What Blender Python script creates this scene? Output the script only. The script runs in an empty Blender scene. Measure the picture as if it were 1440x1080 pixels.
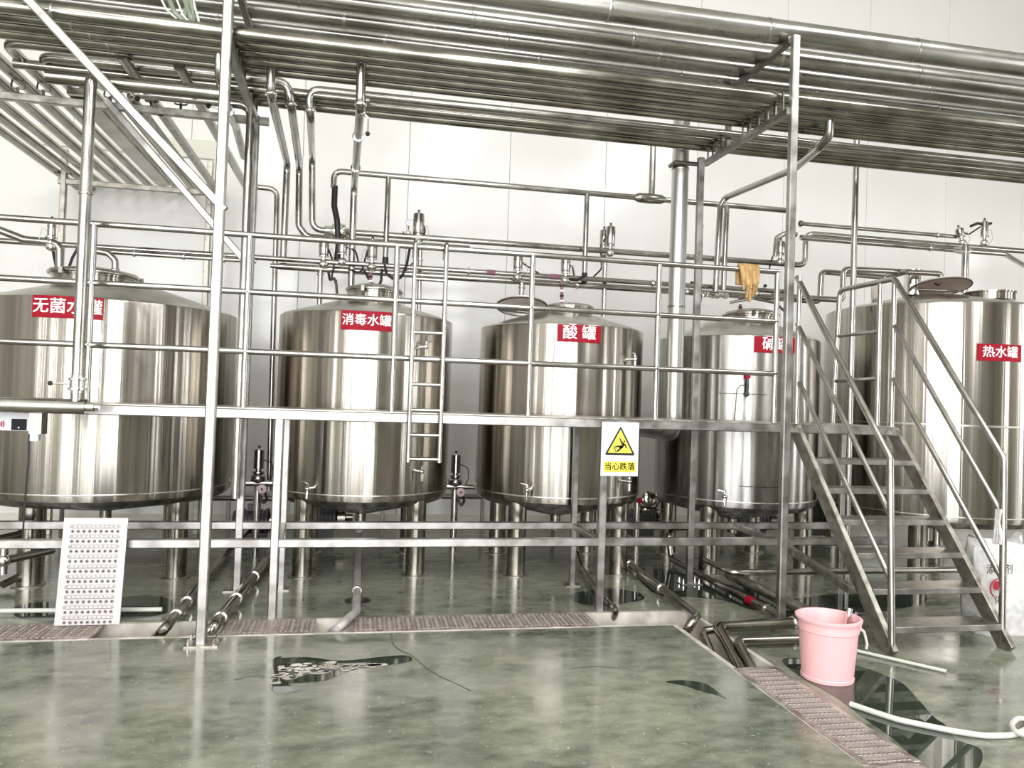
import bpy, bmesh, math, random
from mathutils import Vector, Matrix
random.seed(7)
V = Vector
S = bpy.context.scene
COL = S.collection

# ------------------------------------------------------------------ camera
F_PX, YAW, PITCH, ROLL, EYE = 1078.4, math.radians(11.085), math.radians(1.162), math.radians(1.890), 1.6
c_f = V((math.sin(YAW)*math.cos(PITCH), math.cos(YAW)*math.cos(PITCH), math.sin(PITCH)))
_r = V((math.cos(YAW), -math.sin(YAW), 0)); _u = _r.cross(c_f)
c_r = _r*math.cos(ROLL) + _u*math.sin(ROLL); c_u = -_r*math.sin(ROLL) + _u*math.cos(ROLL)
C0 = V((0, 0, EYE))
cam_data = bpy.data.cameras.new('camera'); cam = bpy.data.objects.new('camera', cam_data); COL.objects.link(cam)
cam_data.sensor_width = 36; cam_data.lens = F_PX/1440*36; cam_data.clip_start = .05
cam.matrix_world = Matrix(((c_r.x, c_u.x, -c_f.x, C0.x), (c_r.y, c_u.y, -c_f.y, C0.y), (c_r.z, c_u.z, -c_f.z, C0.z), (0, 0, 0, 1)))
S.camera = cam
S.view_settings.view_transform = 'Standard'; S.view_settings.look = 'None'; S.view_settings.gamma = 1
S.view_settings.exposure = -0.15; S.view_settings.use_curve_mapping = False

S.cycles.max_bounces = 16; S.cycles.diffuse_bounces = 6; S.cycles.glossy_bounces = 8

# ------------------------------------------------------------------ world and daylight
W = bpy.data.worlds.new('sky'); S.world = W; W.use_nodes = True
bg = W.node_tree.nodes['Background']; bg.inputs[0].default_value = (.93, .97, 1, 1); bg.inputs[1].default_value = 3.0
ROOM = dict(x0=-7.6, x1=13.0, y0=-6.0, y1=9.7, z1=8.2)
WINS = [(-7.2, -4.4, .15, 7.2), (-3.6, -.5, .15, 7.2), (0.1, 3.4, .15, 7.2)]
def area(name, loc, rot, sx, sy, power, col=(1, 1, 1)):
    l = bpy.data.lights.new(name, 'AREA'); l.shape = 'RECTANGLE'; l.size = sx; l.size_y = sy; l.energy = power; l.color = col
    o = bpy.data.objects.new(name, l); COL.objects.link(o); o.location = loc; o.rotation_euler = rot; return o
for a, b, z0, z1 in WINS:                                        # daylight entering the glazed front of the hall, behind the camera
    area('window_daylight', ((a+b)/2, ROOM['y0']-.12, (z0+z1)/2), (math.pi/2, 0, 0), b-a, z1-z0, 27*(b-a)*(z1-z0), (.975, .985, 1))
for x in (-3.0, 2.0, 7.0):                                       # unseen overhead lamps, added as fill to brighten the wall and right side
    for y in (-3.6, .4):
        area('roof_fill', (x, y, ROOM['z1']-.06), (0, 0, 0), 1.2, 3.0, {-3.0: 110, 2.0: 170, 7.0: 300}[x], (.975, .985, 1))

SLITS = [(-7.6, .6, 1.0), (-7.6, -2.6, -1.8), (13.0, 1.4, 2.2), (13.0, 4.6, 5.1), (13.0, -3.4, -2.4)]
for x, a, b in SLITS:                                            # unseen narrow side windows, added to put bright streaks on the tanks
    area('side_streak_light', (x-.12 if x < 0 else x+.12, (a+b)/2, 2.9), (0, -math.pi/2 if x < 0 else math.pi/2, 0), 5.0, b-a, 30*(b-a)*5.0, (.975, .985, 1))

# ------------------------------------------------------------------ helpers
def at(x, y, X=None, Y=None, Z=None):
    d = c_f + c_r*((x-720)/F_PX) - c_u*((y-540)/F_PX)
    t = (X/d.x) if X is not None else ((Y/d.y) if Y is not None else (Z-EYE)/d.z)
    return C0 + d*t
def lin(c):
    return tuple(((v/255)/12.92 if v/255 <= .04045 else ((v/255+.055)/1.055)**2.4) for v in c)
WL = {}
class MB:
    def __init__(s): s.v = []; s.f = []
    def add(s, vs, fs):
        n = len(s.v); s.v += [V(v) for v in vs]; s.f += [tuple(i+n for i in f) for f in fs]; return s
    def box(s, c, size, M=None):
        x, y, z = [q/2 for q in size]; c = V(c)
        vs = [V((a*x, b*y, d*z)) for d in (-1, 1) for a, b in ((-1, -1), (1, -1), (1, 1), (-1, 1))]
        if M: vs = [M @ v for v in vs]
        return s.add([c+v for v in vs], [(3, 2, 1, 0), (4, 5, 6, 7), (0, 1, 5, 4), (1, 2, 6, 5), (2, 3, 7, 6), (3, 0, 4, 7)])
    def bar(s, p, q, w, h=None, up=(0, 0, 1), ch=.12):
        h = h or w; p = V(p); q = V(q); d = (q-p).normalized(); up = V(up)
        if abs(d.dot(up)) > .98: up = V((0, 1, 0))
        a = d.cross(up).normalized(); b = a.cross(d).normalized(); k = min(w, h)*ch
        pr = [(-w/2+k, -h/2), (w/2-k, -h/2), (w/2, -h/2+k), (w/2, h/2-k), (w/2-k, h/2), (-w/2+k, h/2), (-w/2, h/2-k), (-w/2, -h/2+k)]
        vs = [p+a*x+b*y for x, y in pr]+[q+a*x+b*y for x, y in pr]
        return s.add(vs, [(i, (i+1) % 8, (i+1) % 8+8, i+8) for i in range(8)]+[tuple(range(7, -1, -1)), tuple(range(8, 16))])
    def tube(s, pts, r, bend=None, n=12, caps=True):
        pts = [V(p) for p in pts]; path = []
        if bend is None: bend = r*3
        for i, p in enumerate(pts):
            if 0 < i < len(pts)-1:
                a = (pts[i-1]-p); b = (pts[i+1]-p); la, lb = a.length, b.length; a.normalize(); b.normalize()
                ang = a.angle(b) if la > 1e-6 and lb > 1e-6 else math.pi
                if math.pi-ang < .03 or bend <= 0: path.append(p); continue
                t = min(bend/math.tan(ang/2) if ang > .05 else bend, la*.49, lb*.49)
                p0, p1 = p+a*t, p+b*t; m = 6 if math.pi-ang > .4 else 3
                for k in range(m+1):
                    u = k/m; path.append(p0*(1-u)**2+p*2*u*(1-u)+p1*u*u)
            else: path.append(p)
        rr = r if callable(r) else (lambda u: r)
        T = [(path[min(i+1, len(path)-1)]-path[max(i-1, 0)]).normalized() for i in range(len(path))]
        nrm = T[0].orthogonal().normalized(); vs = []
        for i, p in enumerate(path):
            if i:
                nrm = nrm - T[i]*nrm.dot(T[i])
                nrm.normalize()
            bn = T[i].cross(nrm); R = rr(i/(len(path)-1))
            vs += [p+(nrm*math.cos(6.28318*k/n)+bn*math.sin(6.28318*k/n))*R for k in range(n)]
        fs = [(i*n+k, i*n+(k+1) % n, (i+1)*n+(k+1) % n, (i+1)*n+k) for i in range(len(path)-1) for k in range(n)]
        if caps: fs += [tuple(range(n-1, -1, -1)), tuple(range(len(vs)-n, len(vs)))]
        return s.add(vs, fs)
    def lathe(s, prof, c=(0, 0, 0), axis=(0, 0, 1), n=32, closed=False):
        c = V(c); M = V((0, 0, 1)).rotation_difference(V(axis)).to_matrix(); vs = []
        for r, z in prof: vs += [c+M @ V((r*math.cos(6.28318531*k/n), r*math.sin(6.28318531*k/n), z)) for k in range(n)]
        m = len(prof); fs = []
        for i in range(m if closed else m-1):
            j = (i+1) % m
            fs += [(i*n+k, i*n+(k+1) % n, j*n+(k+1) % n, j*n+k) for k in range(n)]
        if not closed:
            if prof[0][0] > 1e-5: fs.append(tuple(range(n-1, -1, -1)))
            if prof[-1][0] > 1e-5: fs.append(tuple(range((m-1)*n, m*n)))
        return s.add(vs, fs)
    def cyl(s, p, q, r, n=20):
        p = V(p); q = V(q); return s.lathe([(r, 0), (r, (q-p).length)], p, q-p, n)
    def ring(s, p, axis, r, rr=.006, w=.016, n=24):
        return s.lathe([(r-.002, -w/2), (r+rr*.7, -w/2), (r+rr, -w/4), (r+rr, w/4), (r+rr*.7, w/2), (r-.002, w/2)], p, axis, n, True)
    def ball(s, p, r, sc=(1, 1, 1), n=14):
        m = n//2; pr = [(max(1e-6, r*math.sin(math.pi*i/m)), -r*math.cos(math.pi*i/m)) for i in range(m+1)]
        k = len(s.v); s.lathe(pr, (0, 0, 0), (0, 0, 1), n)
        for i in range(k, len(s.v)): s.v[i] = V((s.v[i].x*sc[0], s.v[i].y*sc[1], s.v[i].z*sc[2]))+V(p)
        return s
    def poly(s, pts, h=.002):
        n = len(pts); b = [V(p) for p in pts]; t = [p+V((0, 0, h)) for p in b]
        return s.add(b+t, [tuple(range(n-1, -1, -1)), tuple(range(n, 2*n))]+[(i, (i+1) % n, (i+1) % n+n, i+n) for i in range(n)])
    def mesh(s, base=V((0, 0, 0)), name='m', sharp=35):
        me = bpy.data.meshes.new(name); me.from_pydata([v-base for v in s.v], [], s.f)
        bm = bmesh.new(); bm.from_mesh(me); bmesh.ops.recalc_face_normals(bm, faces=bm.faces); bm.to_mesh(me); bm.free()
        me.shade_smooth(); me.set_sharp_from_angle(angle=math.radians(sharp)); return me
    def build(s, name, mat, parent=None, sharp=35):
        lo = V([min(v[i] for v in s.v) for i in range(3)]); hi = V([max(v[i] for v in s.v) for i in range(3)])
        base = V(((lo.x+hi.x)/2, (lo.y+hi.y)/2, lo.z)); me = s.mesh(base, name, sharp)
        me.materials.append(MAT[mat] if isinstance(mat, str) else mat)
        o = bpy.data.objects.new(name, me); COL.objects.link(o); WL[o] = base
        if parent: o.parent = parent; o.location = base-WL[parent]
        else: o.location = base
        return o
def tag(o, label, cat, group=None, kind=None):
    o['label'] = label; o['category'] = cat
    if group: o['group'] = group
    if kind: o['kind'] = kind
    return o
def thing(name, label, cat, loc, group=None):
    o = bpy.data.objects.new(name, None); COL.objects.link(o); o.location = loc; WL[o] = V(loc); o.empty_display_size = .1
    return tag(o, label, cat, group)
def struct(o): o['kind'] = 'structure'; return o
def inst(name, me, parent, world, rot=None):
    o = bpy.data.objects.new(name, me); COL.objects.link(o); o.parent = parent; o.location = V(world)-WL[parent]; WL[o] = V(world)
    if rot is not None: o.rotation_euler = rot
    return o
def text_mesh(txt, size, bold=0.0):
    cu = bpy.data.curves.new('lettering', 'FONT'); cu.body = txt; cu.size = size; cu.align_x = 'CENTER'; cu.align_y = 'CENTER'
    cu.resolution_u = 3; o = bpy.data.objects.new('lettering', cu); COL.objects.link(o)
    bpy.context.view_layer.update(); dg = bpy.context.evaluated_depsgraph_get()
    me = bpy.data.meshes.new_from_object(o.evaluated_get(dg)); bpy.data.objects.remove(o)
    vs = [v.co.copy() for v in me.vertices]; fs = [tuple(p.vertices) for p in me.polygons]; q = MB(); b_ = bold*size      # heavier strokes: the outline laid down several times
    for dx, dy in ((0, 0), (b_, 0), (-b_, 0), (0, b_*.7), (0, -b_*.7)) if bold else ((0, 0),): q.add([v+V((dx, dy, 0)) for v in vs], fs)
    m2 = bpy.data.meshes.new('lettering'); m2.from_pydata(q.v, [], q.f); return m2

# ------------------------------------------------------------------ materials
MAT = {}
def mat(name, col, rough=.5, metal=0., **k):
    m = bpy.data.materials.new(name); m.use_nodes = True; nt = m.node_tree; b = nt.nodes['Principled BSDF']
    c = lin(col) if max(col) > 1.01 else col
    b.inputs['Base Color'].default_value = (*c, 1); b.inputs['Roughness'].default_value = rough; b.inputs['Metallic'].default_value = metal
    if 'spec' in k: b.inputs['Specular IOR Level'].default_value = k['spec']
    if 'coat' in k: b.inputs['Coat Weight'].default_value = k['coat']; b.inputs['Coat Roughness'].default_value = k.get('coat_r', .1)
    N = nt.nodes; L = nt.links
    if 'aniso' in k:                                             # brushed around the vertical axis: reflections stretch up and down
        tg = N.new('ShaderNodeTangent'); tg.direction_type = 'RADIAL'; tg.axis = 'Z'; L.new(tg.outputs[0], b.inputs['Tangent'])
        b.inputs['Anisotropic'].default_value = k['aniso']; b.inputs['Anisotropic Rotation'].default_value = .25
    if 'noise' in k:                                             # noise = (scale xyz, colour low, colour high, rough low, rough high, bump)
        sc, lo, hi, r0, r1, bump = k['noise']
        tc = N.new('ShaderNodeTexCoord'); mp = N.new('ShaderNodeMapping'); mp.inputs['Scale'].default_value = sc
        nz = N.new('ShaderNodeTexNoise'); nz.inputs['Scale'].default_value = 1; nz.inputs['Detail'].default_value = 5
        L.new(tc.outputs['Object'], mp.inputs[0]); L.new(mp.outputs[0], nz.inputs[0])
        cr = N.new('ShaderNodeValToRGB'); cr.color_ramp.elements[0].position = .35; cr.color_ramp.elements[1].position = .68
        cr.color_ramp.elements[0].color = (*lin(lo), 1); cr.color_ramp.elements[1].color = (*lin(hi), 1)
        L.new(nz.outputs[0], cr.inputs[0]); L.new(cr.outputs[0], b.inputs['Base Color'])
        mr = N.new('ShaderNodeMapRange'); mr.inputs[1].default_value = .3; mr.inputs[2].default_value = .7; mr.inputs[3].default_value = r0; mr.inputs[4].default_value = r1
        L.new(nz.outputs[0], mr.inputs[0]); L.new(mr.outputs[0], b.inputs['Roughness'])
        if bump:
            bp = N.new('ShaderNodeBump'); bp.inputs['Strength'].default_value = bump; bp.inputs['Distance'].default_value = .02
            L.new(nz.outputs[0], bp.inputs['Height']); L.new(bp.outputs[0], b.inputs['Normal'])
    MAT[name] = m; return m
mat('tank_steel', (176, 173, 168), .2, 1, noise=((17, 17, .08), (152, 146, 137), (190, 184, 175), .16, .23, .11), aniso=1.0)
mat('tank_steel_dull', (160, 156, 148), .3, 1, noise=((8, 8, .5), (134, 131, 127), (188, 185, 181), .2, .32, .08), aniso=.98)
mat('tank_top', (196, 193, 184), .3, 1, noise=((5, 5, 5), (178, 175, 166), (206, 203, 195), .24, .4, .02))
mat('steel_tube', (178, 175, 170), .2, 1, noise=((4, 4, 4), (156, 152, 146), (190, 187, 182), .14, .28, 0))
mat('steel_pipe', (170, 166, 158), .22, 1, noise=((3, 3, 3), (128, 123, 113), (172, 167, 157), .13, .28, 0))
mat('steel_square', (168, 165, 166), .36, 1, noise=((7, 7, 7), (138, 133, 129), (184, 180, 177), .28, .46, 0))
mat('steel_worn', (160, 155, 146), .4, 1, noise=((14, 14, 14), (148, 143, 134), (196, 191, 182), .32, .5, .04))
mat('cladding', (192, 191, 188), .28, 1, noise=((2, 6, 6), (162, 160, 154), (190, 188, 183), .2, .32, .015))
mat('steel_white', (178, 173, 171), .45, .4, noise=((8, 8, 8), (162, 157, 155), (188, 183, 181), .4, .55, 0))
mat('grate_steel', (196, 182, 172), .42, .8, noise=((11, 11, 11), (146, 134, 126), (212, 202, 193), .35, .6, .05))
mat('ridge_grime', (158, 148, 142), .5, .5)
mat('flue_steel', (196, 194, 190), .32, 1)
mat('lid_inner', (206, 190, 178), .4, .3)
mat('lid_bright', (224, 216, 212), .3, .5)
mat('dark_steel', (120, 116, 110), .35, 1)
mat('chrome', (222, 220, 216), .1, 1)
mat('hole', (78, 72, 68), .8)
mat('rubber', (22, 22, 22), .45)
mat('motor', (74, 74, 76), .45, .3)
mat('red', (150, 3, 30), .6, 0, spec=.25)
mat('red_print', (168, 16, 44), .6)
mat('white_letter', (250, 246, 246), .5)
mat('sign_white', (206, 204, 214), .4)
mat('yellow', (220, 204, 70), .45)
mat('black_print', (24, 22, 20), .5)
mat('box_white', (196, 196, 199), .4)
mat('screen', (20, 21, 26), .6, 0, spec=.2)
mat('pink', (224, 174, 176), .38, 0, spec=.4)
mat('pink_dial', (206, 178, 184), .5)
mat('purple_band', (128, 84, 98), .55)
mat('hose_white', (192, 192, 183), .4)
mat('glove', (178, 142, 92), .8, 0, noise=((30, 30, 12), (150, 116, 68), (190, 156, 106), .65, .85, .2))
mat('sack', (240, 238, 234), .6, 0, noise=((22, 22, 22), (188, 186, 183), (210, 209, 206), .5, .7, .25))
mat('wrap', (120, 128, 112), .35, .2)
mat('gasket', (70, 66, 62), .6)
mat('wall', (240, 239, 236), .3, 0, noise=((.6, .6, .25), (234, 232, 228), (242, 241, 239), .1, .17, 0), spec=.5)
mat('wall_trim', (226, 222, 208), .4)
mat('hall', (188, 185, 178), .6)
mat('hall_dark', (140, 136, 130), .6)
mat('ceiling', (214, 212, 204), .7)
mat('stone', (196, 188, 176), .6, 0, noise=((5, 5, 5), (158, 150, 138), (214, 208, 198), .5, .7, .1))
mat('stone_wet', (190, 180, 164), .3, 0, noise=((5, 5, 5), (150, 138, 122), (206, 197, 182), .2, .5, .1))
mat('water', (44, 52, 42), .02, 0, spec=.6)
mat('crack', (88, 93, 80), .7)
def floor_mat():
    m = bpy.data.materials.new('floor_concrete'); m.use_nodes = True; nt = m.node_tree; N = nt.nodes; L = nt.links; b = N['Principled BSDF']
    tc = N.new('ShaderNodeTexCoord')
    def noise(sc, det, rough=.55):
        mp = N.new('ShaderNodeMapping'); mp.inputs['Scale'].default_value = sc; L.new(tc.outputs['Object'], mp.inputs[0])
        n = N.new('ShaderNodeTexNoise'); n.inputs['Scale'].default_value = 1; n.inputs['Detail'].default_value = det; n.inputs['Roughness'].default_value = rough
        L.new(mp.outputs[0], n.inputs[0]); return n
    n1 = noise((.8, 1.3, 1), 10, .64); n2 = noise((5, 9, 7), 7, .68); n3 = noise((46, 46, 46), 3)
    def ramp(n, a, ca, bb, cb):
        r = N.new('ShaderNodeValToRGB'); r.color_ramp.elements[0].position = a; r.color_ramp.elements[0].color = (*lin(ca), 1)
        r.color_ramp.elements[1].position = bb; r.color_ramp.elements[1].color = (*lin(cb), 1); L.new(n.outputs[0], r.inputs[0]); return r
    r1 = ramp(n1, .36, (68, 74, 63), .64, (144, 147, 126)); r2 = ramp(n2, .35, (58, 64, 57), .68, (154, 156, 138))
    mx = N.new('ShaderNodeMix'); mx.data_type = 'RGBA'; mx.inputs[0].default_value = .42; L.new(r1.outputs[0], mx.inputs[6]); L.new(r2.outputs[0], mx.inputs[7])
    r3 = ramp(n3, .66, (0, 0, 0), .74, (255, 255, 255))
    mx2 = N.new('ShaderNodeMix'); mx2.data_type = 'RGBA'; L.new(r3.outputs[0], mx2.inputs[0]); L.new(mx.outputs[2], mx2.inputs[6]); mx2.inputs[7].default_value = (*lin((176, 180, 160)), 1)
    L.new(mx2.outputs[2], b.inputs['Base Color'])
    mr = N.new('ShaderNodeMapRange'); mr.inputs[1].default_value = .35; mr.inputs[2].default_value = .7; mr.inputs[3].default_value = .07; mr.inputs[4].default_value = .26
    L.new(n2.outputs[0], mr.inputs[0]); L.new(mr.outputs[0], b.inputs['Roughness']); b.inputs['Specular IOR Level'].default_value = .8
    bp = N.new('ShaderNodeBump'); bp.inputs['Strength'].default_value = .05; bp.inputs['Distance'].default_value = .01; L.new(n2.outputs[0], bp.inputs['Height']); L.new(bp.outputs[0], b.inputs['Normal'])
    MAT['floor'] = m
floor_mat()

# ------------------------------------------------------------------ the room
x0, x1, y0, y1, z1 = ROOM['x0'], ROOM['x1'], ROOM['y0'], ROOM['y1'], ROOM['z1']
TY0, TY1, TX0, TX1, TD = 5.27, 5.64, 2.28, 2.58, .22            # the two drain trenches
b = MB()
b.box(((x0+TX0)/2, (y0+TY0)/2, -.15), (TX0-x0, TY0-y0, .3)); b.box(((x0+TX1)/2, (TY1+y1)/2, -.15), (TX1-x0, y1-TY1, .3)); b.box(((TX1+x1)/2, (y0+y1)/2, -.15), (x1-TX1, y1-y0, .3))
floor = struct(b.build('floor', 'floor'))
b = MB(); b.box(((x0+TX1)/2, (TY0+TY1)/2, -TD-.03), (TX1-x0, TY1-TY0, .06)); b.box(((TX0+TX1)/2, (y0+TY0)/2, -TD-.03), (TX1-TX0, TY0-y0, .06))
b.build('trench_bottom', 'stone_wet', floor)
e = .035
for n, cc, sz in (('front', ((x0+TX0)/2, TY0+e/2), (TX0-x0, e)), ('rear', ((x0+TX1)/2, TY1-e/2), (TX1-x0, e)), ('left', (TX0+e/2, (y0+TY0)/2), (e, TY0-y0)), ('right', (TX1-e/2, (y0+TY1)/2), (e, TY1-y0))):
    MB().box((cc[0], cc[1], -TD/2+.002), (sz[0], sz[1], TD)).build('trench_kerb', 'stone', floor)
def crack(pts):
    p = [at(x, y, Z=.0008) for x, y in pts]; m = MB(); L_ = []; R_ = []
    for i, q in enumerate(p):
        d = (p[min(i+1, len(p)-1)]-p[max(i-1, 0)]).normalized(); nn = V((-d.y, d.x, 0))*random.uniform(.003, .009); L_.append(q+nn); R_.append(q-nn)
    m.poly(L_+R_[::-1], .0008); m.build('floor_crack', 'crack', floor)
crack([(550, 891), (552, 905), (560, 913), (578, 921), (598, 938), (620, 952), (645, 963), (663, 972)])
crack([(800, 941), (822, 938), (838, 937), (855, 938), (880, 940)]); crack([(330, 956), (345, 952), (362, 950)])

wall = MB(); wall.box(((x0+x1)/2, y1+.12, z1/2), (x1-x0+.4, .16, z1)); wall_back = struct(wall.build('wall_back', 'wall_trim'))
SEAM = .485
k = -6
xs = [SEAM+1.2935*i for i in range(-7, 11)]
for a, bb in zip([x0]+xs, xs+[x1]):
    if bb-a > .05: MB().bar(((a+bb)/2, y1+.02, 0), ((a+bb)/2, y1+.02, z1), bb-a-.005, .04, (0, 1, 0), .1).build('wall_panel', 'wall', wall_back)
MB().box(((x0+x1)/2, y1-.015, .06), (x1-x0, .03, .12)).build('baseboard_back', 'wall_trim'); struct(bpy.data.objects['baseboard_back'])
for X, nm in ((x0, 'wall_left'), (x1, 'wall_right')):
    b = MB(); py = y0; xx = X+(-.1 if X < 0 else .1)
    for _, a, bb in sorted([q for q in SLITS if q[0] == X], key=lambda q: q[1]):
        b.box((xx, (py+a)/2, z1/2), (.2, a-py, z1)); b.box((xx, (a+bb)/2, .2), (.2, bb-a, .4)); b.box((xx, (a+bb)/2, (5.4+z1)/2), (.2, bb-a, z1-5.4)); py = bb
    b.box((xx, (py+y1)/2, z1/2), (.2, y1-py, z1)); struct(b.build(nm, 'hall'))
struct(MB().box(((x0+x1)/2, (y0+y1)/2, z1+.1), (x1-x0+.4, y1-y0+.4, .2)).build('ceiling', 'ceiling'))
b = MB(); px = x0
for a, bb, za, zb in WINS:
    b.box(((px+a)/2, y0-.1, z1/2), (a-px, .2, z1)); b.box(((a+bb)/2, y0-.1, za/2), (bb-a, .2, za)); b.box(((a+bb)/2, y0-.1, (zb+z1)/2), (bb-a, .2, z1-zb)); px = bb
b.box(((px+x1)/2, y0-.1, z1/2), (x1-px, .2, z1)); struct(b.build('wall_front', 'hall_dark'))
for i, (a, bb, za, zb) in enumerate(WINS):
    b = MB(); n = max(2, round((bb-a)/1.1))
    for k in range(n+1): b.box((a+(bb-a)*k/n, y0-.02, (za+zb)/2), (.06, .06, zb-za))
    for z in (za, za+2.2, zb): b.box(((a+bb)/2, y0-.02, z), (bb-a, .06, .06))
    struct(b.build('window_%d' % (i+1), 'hall_dark'))
# framed service door in the back wall behind the first tank
d = struct(MB().box((-2.75, y1-.01, 2.2), (1.9, .03, 4.3)).build('door_1', 'wall'))
for p, q, w, h in (((-3.75, y1-.03, 4.46), (-1.74, y1-.03, 4.46), .22, .06), ((-1.79, y1-.03, 0), (-1.79, y1-.03, 4.35), .06, .1)):
    MB().bar(p, q, h if False else .06, w if p[0] != q[0] else h, (0, 0, 1) if p[0] != q[0] else (1, 0, 0)).build('door_frame', 'wall_trim', d)

# ------------------------------------------------------------------ tanks
TANKS = {}
def hit(t, x, y):
    cx, cy, r = TANKS[t][:3]; d = c_f + c_r*((x-720)/F_PX) - c_u*((y-540)/F_PX)
    A = d.x**2+d.y**2; B = 2*(d.x*-cx+d.y*-cy); C = cx*cx+cy*cy-r*r; s = (-B-math.sqrt(max(0, B*B-4*A*C)))/2/A
    return C0+d*s
def tank(key, label, cx, cy, r, zb, zs, legs, ztop, rn, steel='tank_steel', cone=.19, seam=None, leg_r=.086):
    t = thing('storage_tank', label, 'tank', (cx, cy, 0), 'stainless steel tanks'); k = .045
    pr = [(.05, zb-cone+.0), (r-.12, zb-.045), (r-.05, zb-.02), (r-.012, zb+.02), (r, zb+.07), (r, zs-.02), (r-.004, zs-.004), (r-.015, zs)]
    MB().lathe(pr[3:], (cx, cy, 0), n=128).build('shell', steel, t)
    MB().lathe([(.05, zb-cone), (r-.12, zb-.045), (r-.05, zb-.02), (r-.012, zb+.021)], (cx, cy, 0), n=96).build('bottom_cone', 'tank_steel_dull', t)
    MB().lathe([(r-.014, zs-.001), (r-.03, zs+.012), (rn+.06, ztop-.012), (rn-.01, ztop)], (cx, cy, 0), n=96).build('top_cone', 'tank_top', t)
    MB().lathe([(.05, zb-cone-.14), (.05, zb-cone+.02)], (cx, cy, 0), n=20).build('outlet', 'steel_pipe', t)
    for dx, dy in legs:
        rho = math.hypot(dx, dy); zt = zb-.045-cone*max(0, (r-.12-rho))/(r-.17)+.03
        l = MB().lathe([(leg_r, .0), (leg_r, zt+.03)], (cx+dx, cy+dy, 0), n=28).build('leg', 'steel_pipe', t)
        MB().lathe([(leg_r+.035, 0), (leg_r+.035, .008), (leg_r, .012)], (cx+dx, cy+dy, 0), n=24).build('foot_plate', 'steel_worn', l)
    MB().ring((cx, cy, zb+.075), (0, 0, 1), r, .003, .012, 96).build('weld_seam', 'tank_top', t)
    if seam: MB().ring((cx, cy, seam), (0, 0, 1), r, .002, .02, 96).build('weld_seam', 'tank_top', t)
    TANKS[key] = (cx, cy, r, zb, zs, t, ztop, rn); return t
def q4(a, b): return [(-a, -b), (a, -b), (-a, b), (a, b)]
t1 = tank('1', 'widest steel tank at the left, red plate partly hidden by a thick pipe', -2.221, 7.5, 1.062, .675, 2.283, [(.73, -.55), (-.32, -.76), (.4, .75), (-.75, .5)], 2.50, .36)
t2 = tank('2', 'steel tank with four-character red plate behind the hooked ladder', .037, 7.47, .809, .66, 2.318, q4(.49, .52), 2.49, .24)
t3 = tank('3', 'steel tank with two-character red plate behind the warning sign', 1.932, 7.40, .808, .662, 2.296, q4(.49, .5), 2.47, .24)
t4 = tank('4', 'stained steel tank behind the end of the platform, red plate cut by post', 3.811, 7.36, .806, .635, 2.279, q4(.5, .49), 2.49, .25, 'tank_steel_dull')
t5 = tank('5', 'large steel tank behind the staircase at the right edge', 6.236, 7.5, 1.112, .52, 2.708, q4(.7, .7), 2.90, .3, seam=1.49)
def plate(t, x, y, w, h, txt, size, label):
    cx, cy, r = TANKS[t][:3]; p = hit(t, x, y); a0 = math.atan2(p.y-cy, p.x-cx); z = p.z; n = 16; rr = r+.006
    vs = []; fs = []
    for ri, sgn in ((r+.001, 0), (rr, 1)):
        for j in (-h/2, h/2): vs += [V((cx+ri*math.cos(a0+(-w/2+w*i/n)/r), cy+ri*math.sin(a0+(-w/2+w*i/n)/r), z+j)) for i in range(n+1)]
    m = n+1
    for i in range(n): fs += [(2*m+i, 2*m+i+1, 3*m+i+1, 3*m+i), (i, m+i, m+i+1, i+1), (i, i+1, 2*m+i+1, 2*m+i), (m+i, 3*m+i, 3*m+i+1, m+i+1)]
    fs += [(0, 2*m, 3*m, m), (n, m+n, 3*m+n, 2*m+n)]
    o = MB().add(vs, fs).build('name_plate', 'red', TANKS[t][5]); o['label'] = label
    me = text_mesh(txt, size, .016); rl = r+.0095
    base = WL[o]
    for v in me.vertices:
        u, q = v.co.x, v.co.y; v.co = V((cx+rl*math.cos(a0+u/r), cy+rl*math.sin(a0+u/r), z+q))-base
    me.materials.clear(); me.materials.append(MAT['white_letter']); inst('lettering', me, o, base)
plate('1', 94, 432, .51, .17, '无菌水罐', .125, 'red plate with white characters')
plate('2', 516, 451, .44, .165, '消毒水罐', .105, 'red plate with white characters')
plate('3', 815, 469, .40, .155, '酸 罐', .135, 'red plate with white characters')
plate('4', 1091, 485, .41, .15, '碱罐', .135, 'red plate with white characters')
plate('5', 1407, 496, .45, .165, '热水罐', .12, 'red plate with white characters')

def neck(t, dx, dy, r, h, lid=True):
    cx, cy, _, _, zs, T, zt, rn = TANKS[t]; c = V((cx+dx, cy+dy, zt-.03))
    MB().lathe([(r, -.04), (r, h), (r+.012, h+.004), (r+.012, h+.018), (r-.01, h+.018), (r-.01, h-.05)], c, n=48).build('manhole_neck', 'tank_steel', T)
    if lid:
        o = MB().lathe([(r+.03, h+.02), (r+.035, h+.035), (r+.02, h+.055), (r*.6, h+.085), (.03, h+.095), (1e-4, h+.095)], c, n=48).build('manhole_lid', 'tank_top', T)
        MB().ring(c+V((0, 0, h+.03)), (0, 0, 1), r+.03, .008, .02, 48).build('clamp_ring', 'steel_tube', o)
        for a in (.3, 2.4, 4.3):
            p = c+V((math.cos(a)*(r+.045), math.sin(a)*(r+.045), h+.02)); MB().box(p, (.03, .03, .05)).build('clamp_lug', 'dark_steel', o)
    return c
n1 = neck('1', -.13, -.15, .33, .07); n2 = neck('2', .05, -.12, .23, .09); n3 = neck('3', .05, -.1, .225, .07, False); n4 = neck('4', .1, -.1, .24, .06); n5 = neck('5', .36, -.4, .24, .03, False)
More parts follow.
